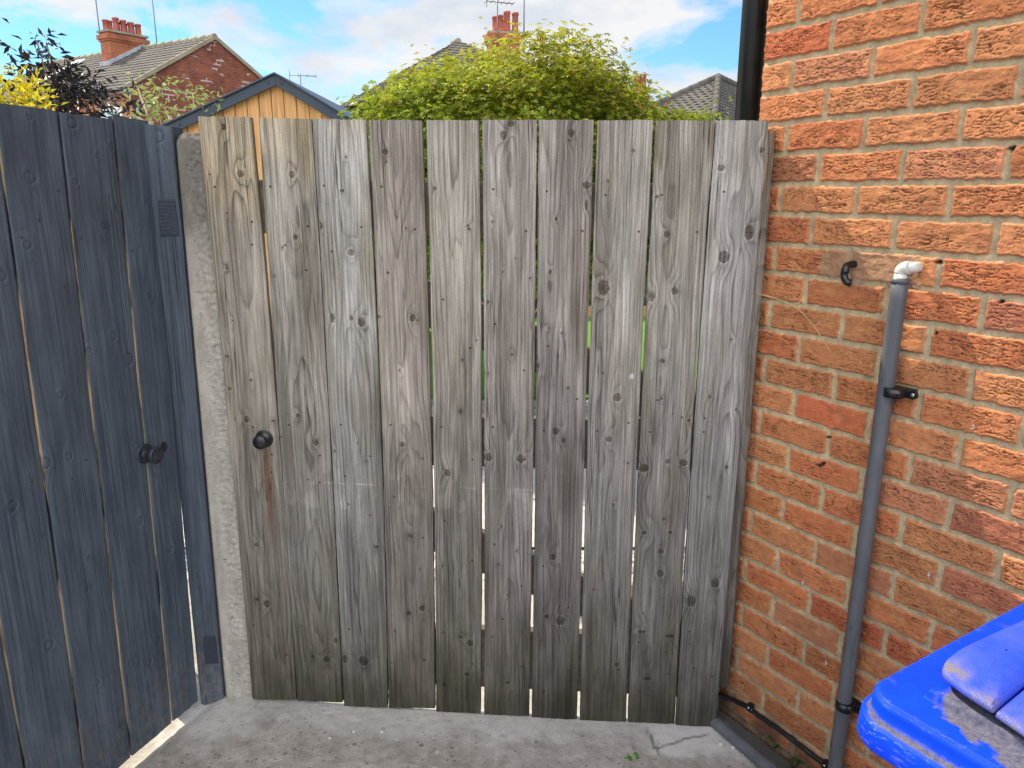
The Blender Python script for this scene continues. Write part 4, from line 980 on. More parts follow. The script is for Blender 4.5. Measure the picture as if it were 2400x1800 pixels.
# ------------------------------------------------------------------ blue wheelie bin
def build_bin():
    zt = 1.05
    K = at_z(2018, 1614, zt)
    A = np.array([math.cos(R(32)), math.sin(R(32)), 0]); B = np.array([math.sin(R(30)), -math.cos(R(30)), 0])
    yaw = math.atan2(A[1], A[0])
    t = thing('wheelie_bin', 'bright blue wheelie bin with dirty scuffed lid in front of the brick wall', 'wheelie bin', (K[0], K[1], 0), yaw)
    m, n, b = new_mat('scuffed_blue_plastic', .55, .12); co = obj_co(n)
    nz = n.noise(co, 14, 5, .6); fine = n.noise(co, 500, 2, .6)
    c = n.ramp(nz, ((.3, (.001, .034, .58)), (.7, (.002, .050, .76))))
    dirt = n.attr('dirt'); dn = n.noise(co, 55, 5, .7)
    dm = n.ramp(n.m('MULTIPLY', dirt, n.ramp(dn, ((.25, .45), (.6, 1.0)))), ((.30, 0.0), (.55, .92)))
    c = n.mix(dm, c, n.ramp(n.noise(co, 160, 3, .7), ((.3, (.060, .055, .045)), (.7, (.15, .138, .115)))))
    scuff = n.attr('scuff')
    sn = n.ramp(n.noise(n.mapping(co, (60, 60, 260)), 1, 4, .75), ((.56, 0.0), (.62, 1.0)))
    c = n.mix(n.m('MULTIPLY', n.m('MULTIPLY', scuff, sn), .32), c, (.30, .38, .56))
    spots = n.ramp(n.noise(n.mapping(co, (1, 1, 1), (2, 2, 2)), 24, 2), ((.70, 0.0), (.76, .65)))
    c = n.mix(spots, c, (.05, .065, .13))
    n.l(c, b.inputs['Base Color']); n.l(n.m('ADD', .50, n.m('MULTIPLY', dm, .4)), b.inputs['Roughness'])
    bump(n, b, n.m('ADD', n.m('MULTIPLY', fine, .0003), n.m('MULTIPLY', nz, .0008)))
    # lid as a height field over a rounded rectangle
    Lx, Ly = .60, .66
    def prof_in(e):      # height of the lid against distance in from its edge
        return (-.0045 * sstep(.005, 0, e) + .0105 * sstep(.046, .0505, e) + .0030 * sstep(.07, .2, e))
    u = np.unique(np.concatenate([np.linspace(0, .07, 50), np.linspace(.07, Lx - .07, 190), np.linspace(Lx - .07, Lx, 30)]))
    v = np.unique(np.concatenate([np.linspace(0, .07, 50), np.linspace(.07, Ly - .07, 200), np.linspace(Ly - .07, Ly, 30)]))
    U, V = np.meshgrid(u, v)
    def edge(U, V, r):
        qx = np.abs(U - Lx / 2) - (Lx / 2 - r); qy = np.abs(V - Ly / 2) - (Ly / 2 - r)
        return -(np.hypot(np.maximum(qx, 0), np.maximum(qy, 0)) + np.minimum(np.maximum(qx, qy), 0) - r)
    rc = .038
    # squeeze the grid into the rounded outline
    e = edge(U, V, rc)
    cx_, cy_ = np.clip(U, rc, Lx - rc), np.clip(V, rc, Ly - rc)
    dx, dy = U - cx_, V - cy_; dist = np.hypot(dx, dy); mx = np.maximum(np.abs(dx), np.abs(dy))
    k = np.where(dist > 1e-9, mx / np.maximum(dist, 1e-9), 1); U2 = cx_ + dx * k; V2 = cy_ + dy * k
    e = edge(U2, V2, rc)
    H = prof_in(e)
    # raised pad with a hollow, undercut-looking lip along its near edge
    def pl(px, py, z): q = at_z(px, py, z) - np.array([K[0], K[1], 0]); return np.array([q @ A, q @ -np.array([-A[1], A[0], 0])])
    C2 = crop(2000, 1350, 3.6875)
    a = pl(*C2(770, 800), zt + .03); b1 = pl(*C2(1215, 1130), zt + .03); c1 = pl(*C2(1475, 365), zt + .03)
    dab = (b1 - a) / np.linalg.norm(b1 - a); nab = np.array([dab[1], -dab[0]])
    if np.dot(c1 - a, nab) < 0: nab = -nab
    P = np.stack([U2, V2], -1) - a
    s_ = P @ dab; tt = P @ nab
    dac = (c1 - a) / np.linalg.norm(c1 - a); nac = np.array([dac[1], -dac[0]])
    if np.dot(b1 - a, nac) < 0: nac = -nac
    rr = P @ nac
    bow = .012 * sstep(0, .25, s_)
    f1 = sstep(-.0015, .0035, tt + .006 * sstep(.03, 0, s_)); f2 = sstep(-.002, .02, rr)
    Lab = np.linalg.norm(b1 - a)
    notch = sstep(Lab - .004, Lab + .012, s_)
    pad = f1 * f2
    dirt = sstep(.044, .008, -tt + .014 * fbm(U2 * 50, V2 * 50, 3, 4)) * (tt < .05) * sstep(-.012, .03, s_) * sstep(-.03, .02, rr)
    dirt = np.maximum(dirt, .35 * sstep(.5, .9, fbm(U2 * 30, V2 * 30, 9, 4)))
    top = np.stack([U2, -V2, zt + H], -1).reshape(-1, 3)
    idx = np.arange(U.size).reshape(U.shape)
    q = np.stack([idx[:-1, :-1], idx[1:, :-1], idx[1:, 1:], idx[:-1, 1:]], -1).reshape(-1, 4)
    loop = np.concatenate([idx[0, :-1], idx[:-1, -1], idx[-1, :0:-1], idx[:0:-1, 0]]); m_ = len(loop)
    base = top[loop].copy()
    rings = []; cen = np.array([Lx / 2, -Ly / 2])
    nrm = base[:, :2] - np.stack([np.clip(base[:, 0], rc, Lx - rc), np.clip(base[:, 1], -Ly + rc, -rc)], -1); nl = np.linalg.norm(nrm, axis=1, keepdims=True); nrm = nrm / np.maximum(nl, 1e-6)
    for dz, out in ((-.0075, .0010), (-.011, .0016), (-.0285, .0024), (-.0292, .0100), (-.0312, .0118), (-.056, .0135), (-.0585, .0125), (-.060, .007), (-.05, .0)):
        r_ = base.copy(); r_[:, 2] = zt + dz; r_[:, :2] += nrm * out; rings.append(r_)
    V_ = np.concatenate([top] + rings); fl = [q]; prev = loop
    for i in range(len(rings)):
        cur = len(top) + i * m_ + np.arange(m_)
        fl.append(np.stack([prev, np.roll(prev, -1), np.roll(cur, -1), cur], -1)); prev = cur
    scuff = np.zeros(len(V_)); scuff[len(top) + 3 * m_:len(top) + 7 * m_] = 1.0
    scuff[:len(top)] = (sstep(.016, .0, e) * .35).ravel()
    cd = np.exp(-(np.hypot(V_[:, 0], V_[:, 1]) / .12) ** 2); scuff[len(top):] *= .12 + .8 * cd[len(top):]
    dv = np.zeros(len(V_)); dv[:len(top)] = dirt.ravel(); dv[len(top) + 2 * m_:len(top) + 3 * m_] = .85
    mesh_np('lid', V_, fl, m, t, dict(dirt=np.clip(dv, 0, 1), scuff=np.clip(scuff, 0, 1)))
    # raised worn grip pads, standing clear of the lid
    mp, n2, b2 = new_mat('worn_grip_pad', .55, .3); co2 = obj_co(n2)
    dots = n2.n('ShaderNodeTexVoronoi'); dots.inputs['Scale'].default_value = 330; dots.inputs['Randomness'].default_value = .15; n2.l(n2.mapping(co2, (1, 1, .2), (0, 0, 0), (0, 0, .5)), dots.inputs['Vector'])
    w1 = n2.noise(co2, 16, 5, .65)
    c2 = n2.ramp(w1, ((.3, (.008, .050, .52)), (.7, (.050, .090, .56))))
    dA = n2.attr('dirt'); c2 = n2.mix(n2.m('MULTIPLY', dA, n2.ramp(n2.noise(co2, 60, 5, .7), ((.3, .2), (.6, 1.0))), clamp=True), c2, (.17, .15, .12))
    n2.l(c2, b2.inputs['Base Color']); bump(n2, b2, n2.m('MULTIPLY', dots.outputs['Distance'], .0012))
    def pad_mesh(name, crop_pts, z0, z1, rise):
        pts = np.array([pl(*C2(x, y), zt + z1) for x, y in crop_pts])
        # resample and round the outline
        P2 = []
        nP = len(pts)
        for i in range(nP):
            a_, b_ = pts[i], pts[(i + 1) % nP]
            for k_ in range(14): P2.append(a_ + (b_ - a_) * k_ / 14)
        P2 = np.array(P2)
        for _ in range(14): P2 = .25 * np.roll(P2, 1, 0) + .5 * P2 + .25 * np.roll(P2, -1, 0)
        cen = P2.mean(0); rings = [(1.0, z0, .006), (1.0, z0 + .004, .0), (1.0, z1 - .004, .0), (1.0, z1 - .0012, .0012), (1.0, z1, .004), (.86, z1 + .001, 0), (.6, z1 + rise, 0), (.3, z1 + rise * 1.2, 0), (.02, z1 + rise * 1.2, 0)]
        d_ = np.roll(P2, -1, 0) - np.roll(P2, 1, 0); nn = np.stack([d_[:, 1], -d_[:, 0]], -1); nn /= np.linalg.norm(nn, axis=1, keepdims=True)
        if np.mean(np.sum(nn * (P2 - cen), 1)) < 0: nn = -nn
        VV = []; dd = []
        for f, z, ins in rings:
            q_ = cen + (P2 - nn * ins - cen) * f; VV.append(np.stack([q_[:, 0], -q_[:, 1], np.full(len(q_), zt + z)], -1))
            tq = (q_ - a) @ nab; sq = (q_ - a) @ dab
            dd.append(np.clip(sstep(.035, 0, tq) * (.4 + .9 * fbm(q_[:, 0] * 30, q_[:, 1] * 30, 4, 3)) + .8 * sstep(.03, .0, np.hypot(sq, tq)), 0, 1))
        kk = len(P2); FF = []
        for i in range(len(rings) - 1):
            i0 = i * kk + np.arange(kk); i1 = i0 + kk; FF.append(np.stack([i0, np.roll(i0, -1), np.roll(i1, -1), i1], -1))
        mesh_np(name, np.concatenate(VV), FF, mp, t, dict(dirt=np.concatenate(dd)))
    pad_mesh('grip_pad', [(770, 790), (800, 850), (960, 975), (1215, 1135), (1262, 1100), (1480, 915), (1900, 560), (2100, 150), (1800, 220), (1475, 365), (930, 610), (800, 710)], .019, .031, .004)
    pad_mesh('grip_pad', [(1222, 1165), (1300, 1215), (1475, 1335), (1900, 1640), (2400, 1400), (2200, 700), (1920, 590), (1490, 950), (1290, 1105)], .015, .026, .003)
    # body, wheels and handle bar
    mb = MB(); x0, x1, y0, y1 = .025, Lx - .025, -.03, -Ly + .03
    lo = [(x0 + .07, y0 - .05, .06), (x1 - .07, y0 - .05, .06), (x1 - .07, y1 + .05, .06), (x0 + .07, y1 + .05, .06)]
    hi = [(x0, y0, zt - .03), (x1, y0, zt - .03), (x1, y1, zt - .03), (x0, y1, zt - .03)]
    a_ = [mb.bm.verts.new(p) for p in lo]; b_ = [mb.bm.verts.new(p) for p in hi]
    fs = [mb.bm.faces.new(a_), mb.bm.faces.new(b_)] + [mb.bm.faces.new((a_[i], a_[(i + 1) % 4], b_[(i + 1) % 4], b_[i])) for i in range(4)]
    bmesh.ops.bevel(mb.bm, geom=list({ed for f in fs for ed in f.edges}), offset=.03, segments=3, profile=.5, affect='EDGES')
    mb.build('body', m, t)
    for yy in (-.12, -Ly + .12):
        mb = MB(); mb.lathe((Lx - .05, yy - .025, .1), (0, 1, 0), [(.06, 0), (.095, .004), (.1, .012), (.1, .038), (.095, .046), (.06, .05)], 28); mb.build('wheel', M['black_plastic'], t)
    mb = MB(); mb.tube([(Lx + .04, -.08, zt - .04), (Lx + .04, -Ly + .08, zt - .04)], .015, 14)
    for yy in (-.12, -Ly + .12): mb.box((Lx - .04, yy - .02, zt - .06), (Lx + .045, yy + .02, zt - .03), .004)
    mb.build('handle', m, t)
build_bin()

# ------------------------------------------------------------------ foliage
def leaves(name, tmpl_v, tmpl_f, pos, nrm, size, col, parent, mat, rng, up=None):
    """many leaves in one mesh; tmpl in the x-y plane, x along the leaf"""
    n = len(pos); nv = len(tmpl_v)
    nrm = nrm / np.linalg.norm(nrm, axis=1, keepdims=True)
    d = rng.normal(size=(n, 3)) if up is None else up + .5 * rng.normal(size=(n, 3))
    d = d - nrm * np.sum(d * nrm, 1, keepdims=True); d /= np.linalg.norm(d, axis=1, keepdims=True)
    e = np.cross(nrm, d)
    tv = np.asarray(tmpl_v, float)
    Vv = pos[:, None] + size[:, None, None] * (d[:, None] * tv[None, :, 0:1] + e[:, None] * tv[None, :, 1:2] + nrm[:, None] * tv[None, :, 2:3])
    fl = []
    for k in sorted({len(f) for f in tmpl_f}):
        f = np.array([g for g in tmpl_f if len(g) == k]); fl.append((f[None] + (np.arange(n) * nv)[:, None, None]).reshape(-1, k))
    return mesh_np(name, Vv.reshape(-1, 3), fl, mat, parent, dict(Col=np.repeat(col, nv, 0)), False)
def star_leaf():
    v = [(0, 0, 0)]; f = []
    for a, l in ((0, 1.0), (48, .85), (-48, .85), (100, .55), (-100, .55)):
        c, s_ = math.cos(R(a)), math.sin(R(a)); w = .15
        i = len(v); v += [(c * .45 * l - s_ * w, s_ * .45 * l + c * w, .05), (c * l, s_ * l, -.10), (c * .45 * l + s_ * w, s_ * .45 * l - c * w, .05)]
        f.append((0, i + 2, i + 1, i))
    return v, f
def lance_leaf(w=.22): return [(0, 0, 0), (.45, w, .06), (1, 0, -.16), (.45, -w, .06)], [(0, 3, 2, 1)]

def maple():
    rng = np.random.default_rng(4); D = 5.6
    c = at_y(1222, 300, D); C0 = np.array([c[0], D + .1, 1.30])
    t = thing('japanese_maple', 'rounded bright green maple bush rising above the middle of the gate', 'tree', (C0[0], C0[1], -.05))
    ax, ay, az = 1.20, 1.0, 1.0
    topz = at_y(1215, 100, D)[2]; az = topz - C0[2] - .02
    ns = 1750
    th = rng.uniform(0, 2 * np.pi, ns); cz = rng.uniform(-.25, 1, ns)
    rad = rng.uniform(.62, 1.0, ns) ** .5
    pr = np.clip(1 - np.abs(cz) ** 2.6, 0, 1) ** .385; x = pr * np.cos(th); y = pr * np.sin(th)
    lump = 1 + .10 * fbm(x * 2.1, y * 2.1 + cz, 3, 3)
    ctr = np.stack([x * ax * rad * lump, y * ay * rad * lump, cz * az * rad * lump], -1)
    # flatter, wider skirts to the right as in the low sprays along the gate top
    k = int(ns * .06); sp = np.stack([rng.uniform(.9, 1.36, k), rng.uniform(-.5, .3, k), rng.uniform(.45, .80, k)], -1)
    ctr = np.concatenate([ctr, sp]); ns = len(ctr)
    per = 30; n = ns * per
    spr = np.repeat(np.arange(ns), per)
    off = rng.normal(size=(n, 3)) * np.array([.105, .105, .035])
    outw = ctr[spr] / np.linalg.norm(ctr[spr], axis=1, keepdims=True)
    off[:, 2] -= .25 * (off[:, 0] * outw[:, 0] + off[:, 1] * outw[:, 1])
    pos = ctr[spr] + off
    # shoots standing proud of the crown
    m_ = 110; sh = rng.integers(0, ns, m_); st = ctr[sh]; st = st[(st[:, 2] > .35) & (st[:, 0] > -.75)]; m_ = len(st)
    k2 = 9; tpar = np.tile(np.linspace(.2, 1, k2), m_)[:, None]
    dirs = np.repeat(st / np.linalg.norm(st, axis=1, keepdims=True) * .5 + np.array([0, 0, .8]) + .35 * rng.normal(size=st.shape), k2, 0)
    ps = np.repeat(st, k2, 0) + dirs * tpar * rng.uniform(.10, .24, (m_, 1)).repeat(k2, 0) + rng.normal(size=(m_ * k2, 3)) * .012
    sizes = np.concatenate([rng.uniform(.027, .050, n), rng.uniform(.018, .032, len(ps))])
    tip = np.concatenate([rng.uniform(0, 1, ns)[spr] * .6 + .5 * rng.uniform(size=n), np.ones(len(ps))])
    pos = np.concatenate([pos, ps])
    new = np.clip((pos[:, 2] / az - .35) * .9 + .5 * (tip - .5), 0, 1)[:, None]     # young growth is yellower
    g = np.array([.15, .25, .020]); yv = np.array([.56, .52, .04])
    col = g * (1 - new) + yv * new
    tone = np.concatenate([rng.uniform(.62, 1.25, ns)[spr], np.ones(len(ps))])[:, None]; col = col * tone * rng.uniform(.75, 1.25, (len(pos), 1))
    old = rng.uniform(size=(len(pos), 1)) < .02; col = np.where(old, np.array([.30, .17, .05]), col)
    nrm = np.concatenate([outw * .6 + np.array([0, 0, .75]), np.tile([0, 0, 1.0], (len(ps), 1))]) + .5 * rng.normal(size=pos.shape)
    tv, tf = star_leaf()
    leaves('crown', tv, tf, pos + np.array([0, 0, C0[2] + .05]), nrm, sizes, col, t, M['leaf'], rng)
    mb = MB(); mb.tube([(0, 0, 0), (.02, .01, .4), (-.02, 0, .75)], .05, 10, taper=.7)
    r_ = random.Random(2)
    for i in range(26):
        a = r_.uniform(0, 6.28); l = r_.uniform(.6, 1.05); zz = r_.uniform(.5, 1.95)
        e = Vector((math.cos(a) * l * ax * .8, math.sin(a) * l * ay * .8, .75 + zz * .6))
        s0 = Vector((0, 0, r_.uniform(.55, .78))); md = s0.lerp(e, .5) + Vector((0, 0, .12))
        mb.tube([s0, md, e], .014, 6, taper=.3)
    mb.build('trunk', M['bark'], t)
maple()

def shrub(name, label, cat, centre, ctrs, per, spread, size, cols, mat, seed, w=.22, droop=.3, stems=8, stem_r=.01, stem_mat=None, up_bias=.6):
    rng = np.random.default_rng(seed)
    t = thing(name, label, cat, centre)
    ctr = np.asarray(ctrs, float); ns = len(ctr); n = ns * per; spr = np.repeat(np.arange(ns), per)
    off = rng.normal(size=(n, 3)) * np.asarray(spread)
    pos = ctr[spr] + off
    cols = np.asarray(cols, float); f = rng.uniform(size=(n, 1)); col = (cols[0] * (1 - f) + cols[1] * f) * rng.uniform(.75, 1.25, (n, 1))
    nrm = rng.normal(size=(n, 3)) * .7 + np.array([0, 0, up_bias])
    o = off / (np.linalg.norm(off, axis=1, keepdims=True) + 1e-6); o[:, 2] -= droop
    tv, tf = lance_leaf(w)
    leaves('foliage', tv, tf, pos, nrm, rng.uniform(size[0], size[1], n), col, t, mat, rng, up=o * 1.4)
    mb = MB(); r_ = random.Random(seed)
    for i in range(stems):
        e = Vector(ctr[r_.randrange(ns)]); mb.tube([(r_.uniform(-.05, .05), r_.uniform(-.05, .05), -.05), e * .55 + Vector((0, 0, e.z * .12)), e], stem_r, 6, taper=.35)
    mb.build('stem', stem_mat or M['bark'], t)
    return t
def px_points(px, D, centre, jitter, rng, k):
    out = []
    for x, y, r in px:
        for _ in range(max(1, int(k * (r / 20) ** 2))):
            q = at_y(x + rng.normal() * r * .6, y + rng.normal() * r * .6, D + rng.normal() * jitter); out.append(q - np.array(centre))
    return out
def left_shrubs():
    rng = np.random.default_rng(8)
    c = (-2.55, 5.0, -.05)
    px = [(92, 100, 6), (110, 112, 9), (122, 128, 9), (128, 142, 10), (140, 160, 13), (150, 175, 16), (150, 205, 22), (60, 150, 8), (48, 140, 7), (78, 165, 13), (95, 155, 12), (120, 175, 18), (100, 200, 20), (60, 195, 12), (30, 205, 14),
          (220, 185, 14), (235, 200, 15), (210, 205, 16), (190, 190, 13), (180, 225, 22), (140, 240, 26), (220, 235, 16), (190, 260, 20), (245, 240, 10), (100, 245, 22), (290, 255, 10), (305, 258, 10), (275, 268, 12), (240, 270, 14), (300, 272, 10), (150, 270, 26), (60, 230, 14)]
    shrub('elder_shrub', 'dark purple leaved shrub with drooping sprays behind the blue door', 'shrub', c, px_points(px, 5.0, c, .14, rng, 4.0), 15, (.05, .06, .045),
          (.045, .085), ((.010, .008, .010), (.030, .022, .022)), M['dark_leaf'], 21, .16, .5, 14, .012)
    c = (-2.9, 4.4, -.05)
    px = [(15, 190, 10), (20, 205, 14), (10, 225, 18), (35, 230, 12), (5, 245, 20), (45, 248, 10), (72, 192, 7), (74, 205, 8), (78, 222, 10), (72, 238, 14), (88, 232, 9), (95, 222, 7), (65, 255, 16), (30, 262, 20), (100, 260, 10)]
    shrub('golden_shrub', 'golden yellow feathery shrub in front of the dark purple one', 'shrub', c, px_points(px, 4.4, c, .08, rng, 3.6), 20, (.035, .04, .045),
          (.03, .06), ((.62, .46, .015), (.34, .36, .025)), M['leaf'], 22, .22, -.5, 9)
    c = (-2.75, 7.2, -.05)
    px = [(322, 205, 6), (330, 222, 6), (350, 222, 5), (385, 195, 6), (392, 205, 5), (440, 228, 9), (455, 215, 7), (462, 240, 7), (480, 240, 6), (500, 232, 5), (350, 262, 12), (375, 258, 14), (395, 268, 14), (340, 275, 12), (365, 280, 16), (410, 275, 10), (430, 270, 9), (328, 268, 8)]
    shrub('pale_shrub', 'pale green shrub with bare light branches against the dark gable', 'shrub', c, px_points(px, 7.2, c, .12, rng, 4.2), 16, (.05, .06, .045),
          (.045, .085), ((.34, .38, .14), (.22, .29, .07)), M['leaf'], 23, .2, 0, 16, .012, mottled('pale_bark', (.40, .33, .25), .2, 30, .9))
left_shrubs()

def small_plants():
    rng = np.random.default_rng(5)
    # ferny weed at the foot of the wall
    c = at_z(1868, 1790, .0); c = (c[0], c[1], .0)
    t = thing('fern_weed', 'dark green ferny weed growing between wall and ground pipe', 'weed', c)
    pos = []; dirs = []
    for f in range(15):
        a = rng.uniform(0, 6.28); l = rng.uniform(.05, .10); e = np.array([math.cos(a) * l * .8, math.sin(a) * l * .8, rng.uniform(.04, .10)])
        for k in np.linspace(.2, 1, 11):
            p = e * k; p[2] -= .03 * k * k; 
            sd = np.array([-math.sin(a), math.cos(a), 0])
            for s_ in (-1, 1): pos.append(p); dirs.append(sd * s_ + e / np.linalg.norm(e) * .8)
    pos = np.array(pos); n = len(pos)
    tv, tf = lance_leaf(.25)
    leaves('frond', tv, tf, pos, np.tile([0, 0, 1.0], (n, 1)) + .4 * rng.normal(size=(n, 3)), rng.uniform(.012, .024, n), np.array([.045, .105, .028]) * rng.uniform(.6, 1.4, (n, 1)), t, M['leaf'], rng, up=np.array(dirs) * 3)
    c = at_z(1480, 1790, .01); t = thing('clover_weed', 'tiny bright green weed sprouting from the open concrete', 'weed', (c[0], c[1], .004))
    n = 46; pos = rng.normal(size=(n, 3)) * np.array([.011, .009, .008]) + np.array([0, 0, .02]); pos[:, 2] = np.abs(pos[:, 2])
    leaves('leaf', [(0, 0, 0), (.5, .45, .05), (1, .2, 0), (1, -.2, 0), (.5, -.45, .05)], [(0, 4, 3, 2, 1)], pos, np.tile([0, 0, 1.0], (n, 1)) + .4 * rng.normal(size=(n, 3)), rng.uniform(.008, .014, n), np.array([.10, .30, .03]) * rng.uniform(.7, 1.3, (n, 1)), t, M['leaf'], rng)
    # stone chips
    for i, (x, y, r, lab) in enumerate(((772, 1731, .006, 'white stone chip on bare concrete, leftmost of three below the gate'), (829, 1716, .006, 'white stone chip on bare concrete, middle of three below the gate'), (895, 1717, .007, 'white stone chip on bare concrete, rightmost of three below the gate'),
                                        (1688, 1746, .009, 'larger white stone chip beside the grey ground pipe'), (1718, 1753, .007, 'rough white stone chip touching the grey ground pipe'), (1741, 1769, .004, 'tiny white stone chip nearest the ferny weed'))):
        p = at_z(x, y, float(ground_h(at_z(x, y, 0)[0], at_z(x, y, 0)[1])))
        bm = bmesh.new(); bmesh.ops.create_icosphere(bm, subdivisions=2, radius=r * .75); r_ = random.Random(i)
        for v in bm.verts: v.co *= r_.uniform(.6, 1.2); v.co.z *= .6
        me = bpy.data.meshes.new('stone_chip'); bm.to_mesh(me); bm.free(); me.materials.append(M['white_stone'])
        o = link(bpy.data.objects.new('stone_chip', me)); o.location = (p[0], p[1], p[2] + r * .3); tag(o, lab, 'stone', 'white stone chips on the concrete')
small_plants()

# ------------------------------------------------------------------ shed behind the gate
def build_shed():
    D = 7.0
    ap = at_y(644, 174, D); le = at_y(398, 289, D); ri = at_y(816, 277, D)
    t = thing('garden_shed', 'honey timber garden shed with slate grey gable trim behind the gate', 'shed', (ap[0], D, -.05))
    sl = (ap[2] - le[2]) / (ap[0] - le[0]); sr = (ap[2] - ri[2]) / (ri[0] - ap[0])
    xl, xr = -1.22, .98
    za = ap[2] + .05
    zroof = lambda x: za + (x * sl if x < 0 else -x * sr)
    mb = MB(); x = xl + .08; rng = random.Random(3)
    while x < xr - .09:
        w = .108; x2 = min(x + w - .008, xr - .08)
        f = lambda q: zroof(q) - .03
        ys = rng.uniform(0, .004)
        mb.prism([(x, .06 + ys, 0), (x2, .06 + ys, 0), (x2, .06 + ys, f(x2)), (x, .06 + ys, f(x))], (0, .018, 0), .003); x += w
    mb.build('board_wall', M['cedar'], t)
    mb = MB(); mb.prism([(xl + .09, .08, 0), (xr - .09, .08, 0), (xr - .09, .08, zroof(xr) - .06), (0, .08, za - .06), (xl + .09, .08, zroof(xl) - .06)], (0, 2.3, 0)); mb.build('carcass', M['raw'], t)
    for s_, x_ in ((0, xl), (1, xr)):
        mb = MB(); mb.prism([(0, 0, za), (x_, 0, zroof(x_)), (x_, 0, zroof(x_) - .088), (0, 0, za - .088)], (0, .022, 0), .003); mb.build('barge_board', M['slate_trim'], t)
        mb = MB(); mb.prism([(0, -.02, za + .016), (x_ * 1.03, -.02, zroof(x_ * 1.03) + .016), (x_ * 1.03, -.02, zroof(x_ * 1.03)), (0, -.02, za)], (0, 2.5, 0), .002); mb.build('roof', M['slate_trim'], t)
    for fx in (-.06, .055, -.86):
        mb = MB(); mb.lathe((fx, -.001, zroof(fx) - .045), (0, -1, 0), [(.010, 0), (.010, .004), (.006, .007)], 10); mb.build('bolt', M['slate_trim'], t)
build_shed()

def back_garden():
    t = thing('slate_fence', 'low slate grey board fence at the far edge of the lawn', 'fence', (0, 10.6, -.05))
    mb = MB(); x = -.6
    while x < 8: mb.box((x, 0, .12), (x + .145, .02, 1.08), .003); x += .15
    mb.build('board_panel', M['slate_trim'], t)
    for x in np.arange(-.6, 8, 1.8):
        mb = MB(); mb.box((x, .02, 0), (x + .09, .11, 1.15), .004); mb.build('post', M['slate_trim'], t)
    o = MB(); o.box((-1.0, 10.40, -.05), (8, 10.46, .10), .006); o = o.build('timber_edging', M['cedar']); tag(o, 'honey timber edging board along the far side of the lawn', 'edging')
back_garden()

# ------------------------------------------------------------------ houses
def uv_quad_mesh(name, quads, mat, parent):
    """quads of 3-D points with UVs in metres along the wall"""
    bm = bmesh.new(); uvl = bm.loops.layers.uv.new('UVMap')
    for q in quads:
        q = [Vector(p) for p in q]; n = (q[1] - q[0]).cross(q[2] - q[0]).normalized()
        u = Vector((0, 0, 1)).cross(n); u = u.normalized() if u.length > .01 else Vector((1, 0, 0)); v = n.cross(u)
        f = bm.faces.new([bm.verts.new(p) for p in q])
        for lp in f.loops: lp[uvl].uv = (lp.vert.co.dot(u), lp.vert.co.dot(v))
    me = bpy.data.meshes.new(name); bm.to_mesh(me); bm.free(); me.materials.append(mat)
    return link(bpy.data.objects.new(name, me), parent)
def uv_block(name, o, ux, uy, lx, ly, z0, z1, mat, parent, ext=()):
    """upright block: corner o, directions ux, uy; ext = list of (z0, z1, out) collars in the same mesh"""
    qs = []
    def blk(a, b, k):
        c = [np.array(o) - ux * k - uy * k, np.array(o) + ux * (lx + k) - uy * k, np.array(o) + ux * (lx + k) + uy * (ly + k), np.array(o) - ux * k + uy * (ly + k)]
        lo = [np.array([p[0], p[1], a]) for p in c]; hi = [np.array([p[0], p[1], b]) for p in c]
        for i in range(4): qs.append((lo[i], lo[(i + 1) % 4], hi[(i + 1) % 4], hi[i]))
        qs.append(hi); qs.append(lo[::-1])
    blk(z0, z1, 0)
    for a, b, k in ext: blk(a, b, k)
    return uv_quad_mesh(name, qs, mat, parent)
def tiled_slope(name, e0, e1, r1, r0, mat, parent, course=.30, rib=.30, amp=.022, thick=.05):
    """roof plane from eave e0-e1 up to ridge r0-r1 as lapped, ribbed courses"""
    e0, e1, r1, r0 = map(lambda p: np.array(p, float), (e0, e1, r1, r0))
    n = np.cross(e1 - e0, r0 - e0); n /= np.linalg.norm(n)
    if n[2] < 0: n = -n
    L = max(np.linalg.norm(r0 - e0), np.linalg.norm(r1 - e1)); nc = max(2, int(L / course)); wid = max(np.linalg.norm(e1 - e0), .3)
    nx = max(2, min(260, int(wid / rib * 4)))
    V = []; F = []
    for c in range(nc):
        a, b = c / nc, min(1, (c + 1.12) / nc); base = len(V)
        u = np.linspace(0, 1, nx + 1)
        lo = e0 + (r0 - e0) * a; lo1 = e1 + (r1 - e1) * a; hi = e0 + (r0 - e0) * b; hi1 = e1 + (r1 - e1) * b
        wl = np.linalg.norm(lo1 - lo); wv = amp * np.clip(np.sin(2 * np.pi * u * wl / rib + (0)), -.3, 1)
        A = lo + (lo1 - lo) * u[:, None] + n * (.035 + wv)[:, None]; A0 = lo + (lo1 - lo) * u[:, None] + n * (.002 + 0 * wv)[:, None]
        B = hi + (hi1 - hi) * u[:, None] + n * (.006 + wv)[:, None]
        V += list(A0) + list(A) + list(B); k = nx + 1
        for i in range(nx): F += [(base + i, base + i + 1, base + k + i + 1, base + k + i), (base + k + i, base + k + i + 1, base + 2 * k + i + 1, base + 2 * k + i)]
    b0 = len(V); V += [e0 - n * thick, e1 - n * thick, r1 - n * thick, r0 - n * thick, e0, e1, r1, r0]
    F += [(b0 + 3, b0 + 2, b0 + 1, b0), (b0, b0 + 1, b0 + 5, b0 + 4), (b0 + 1, b0 + 2, b0 + 6, b0 + 5), (b0 + 3, b0, b0 + 4, b0 + 7)]
    return mesh_np(name, np.array(V), [np.array(F)], mat, parent, None, False)
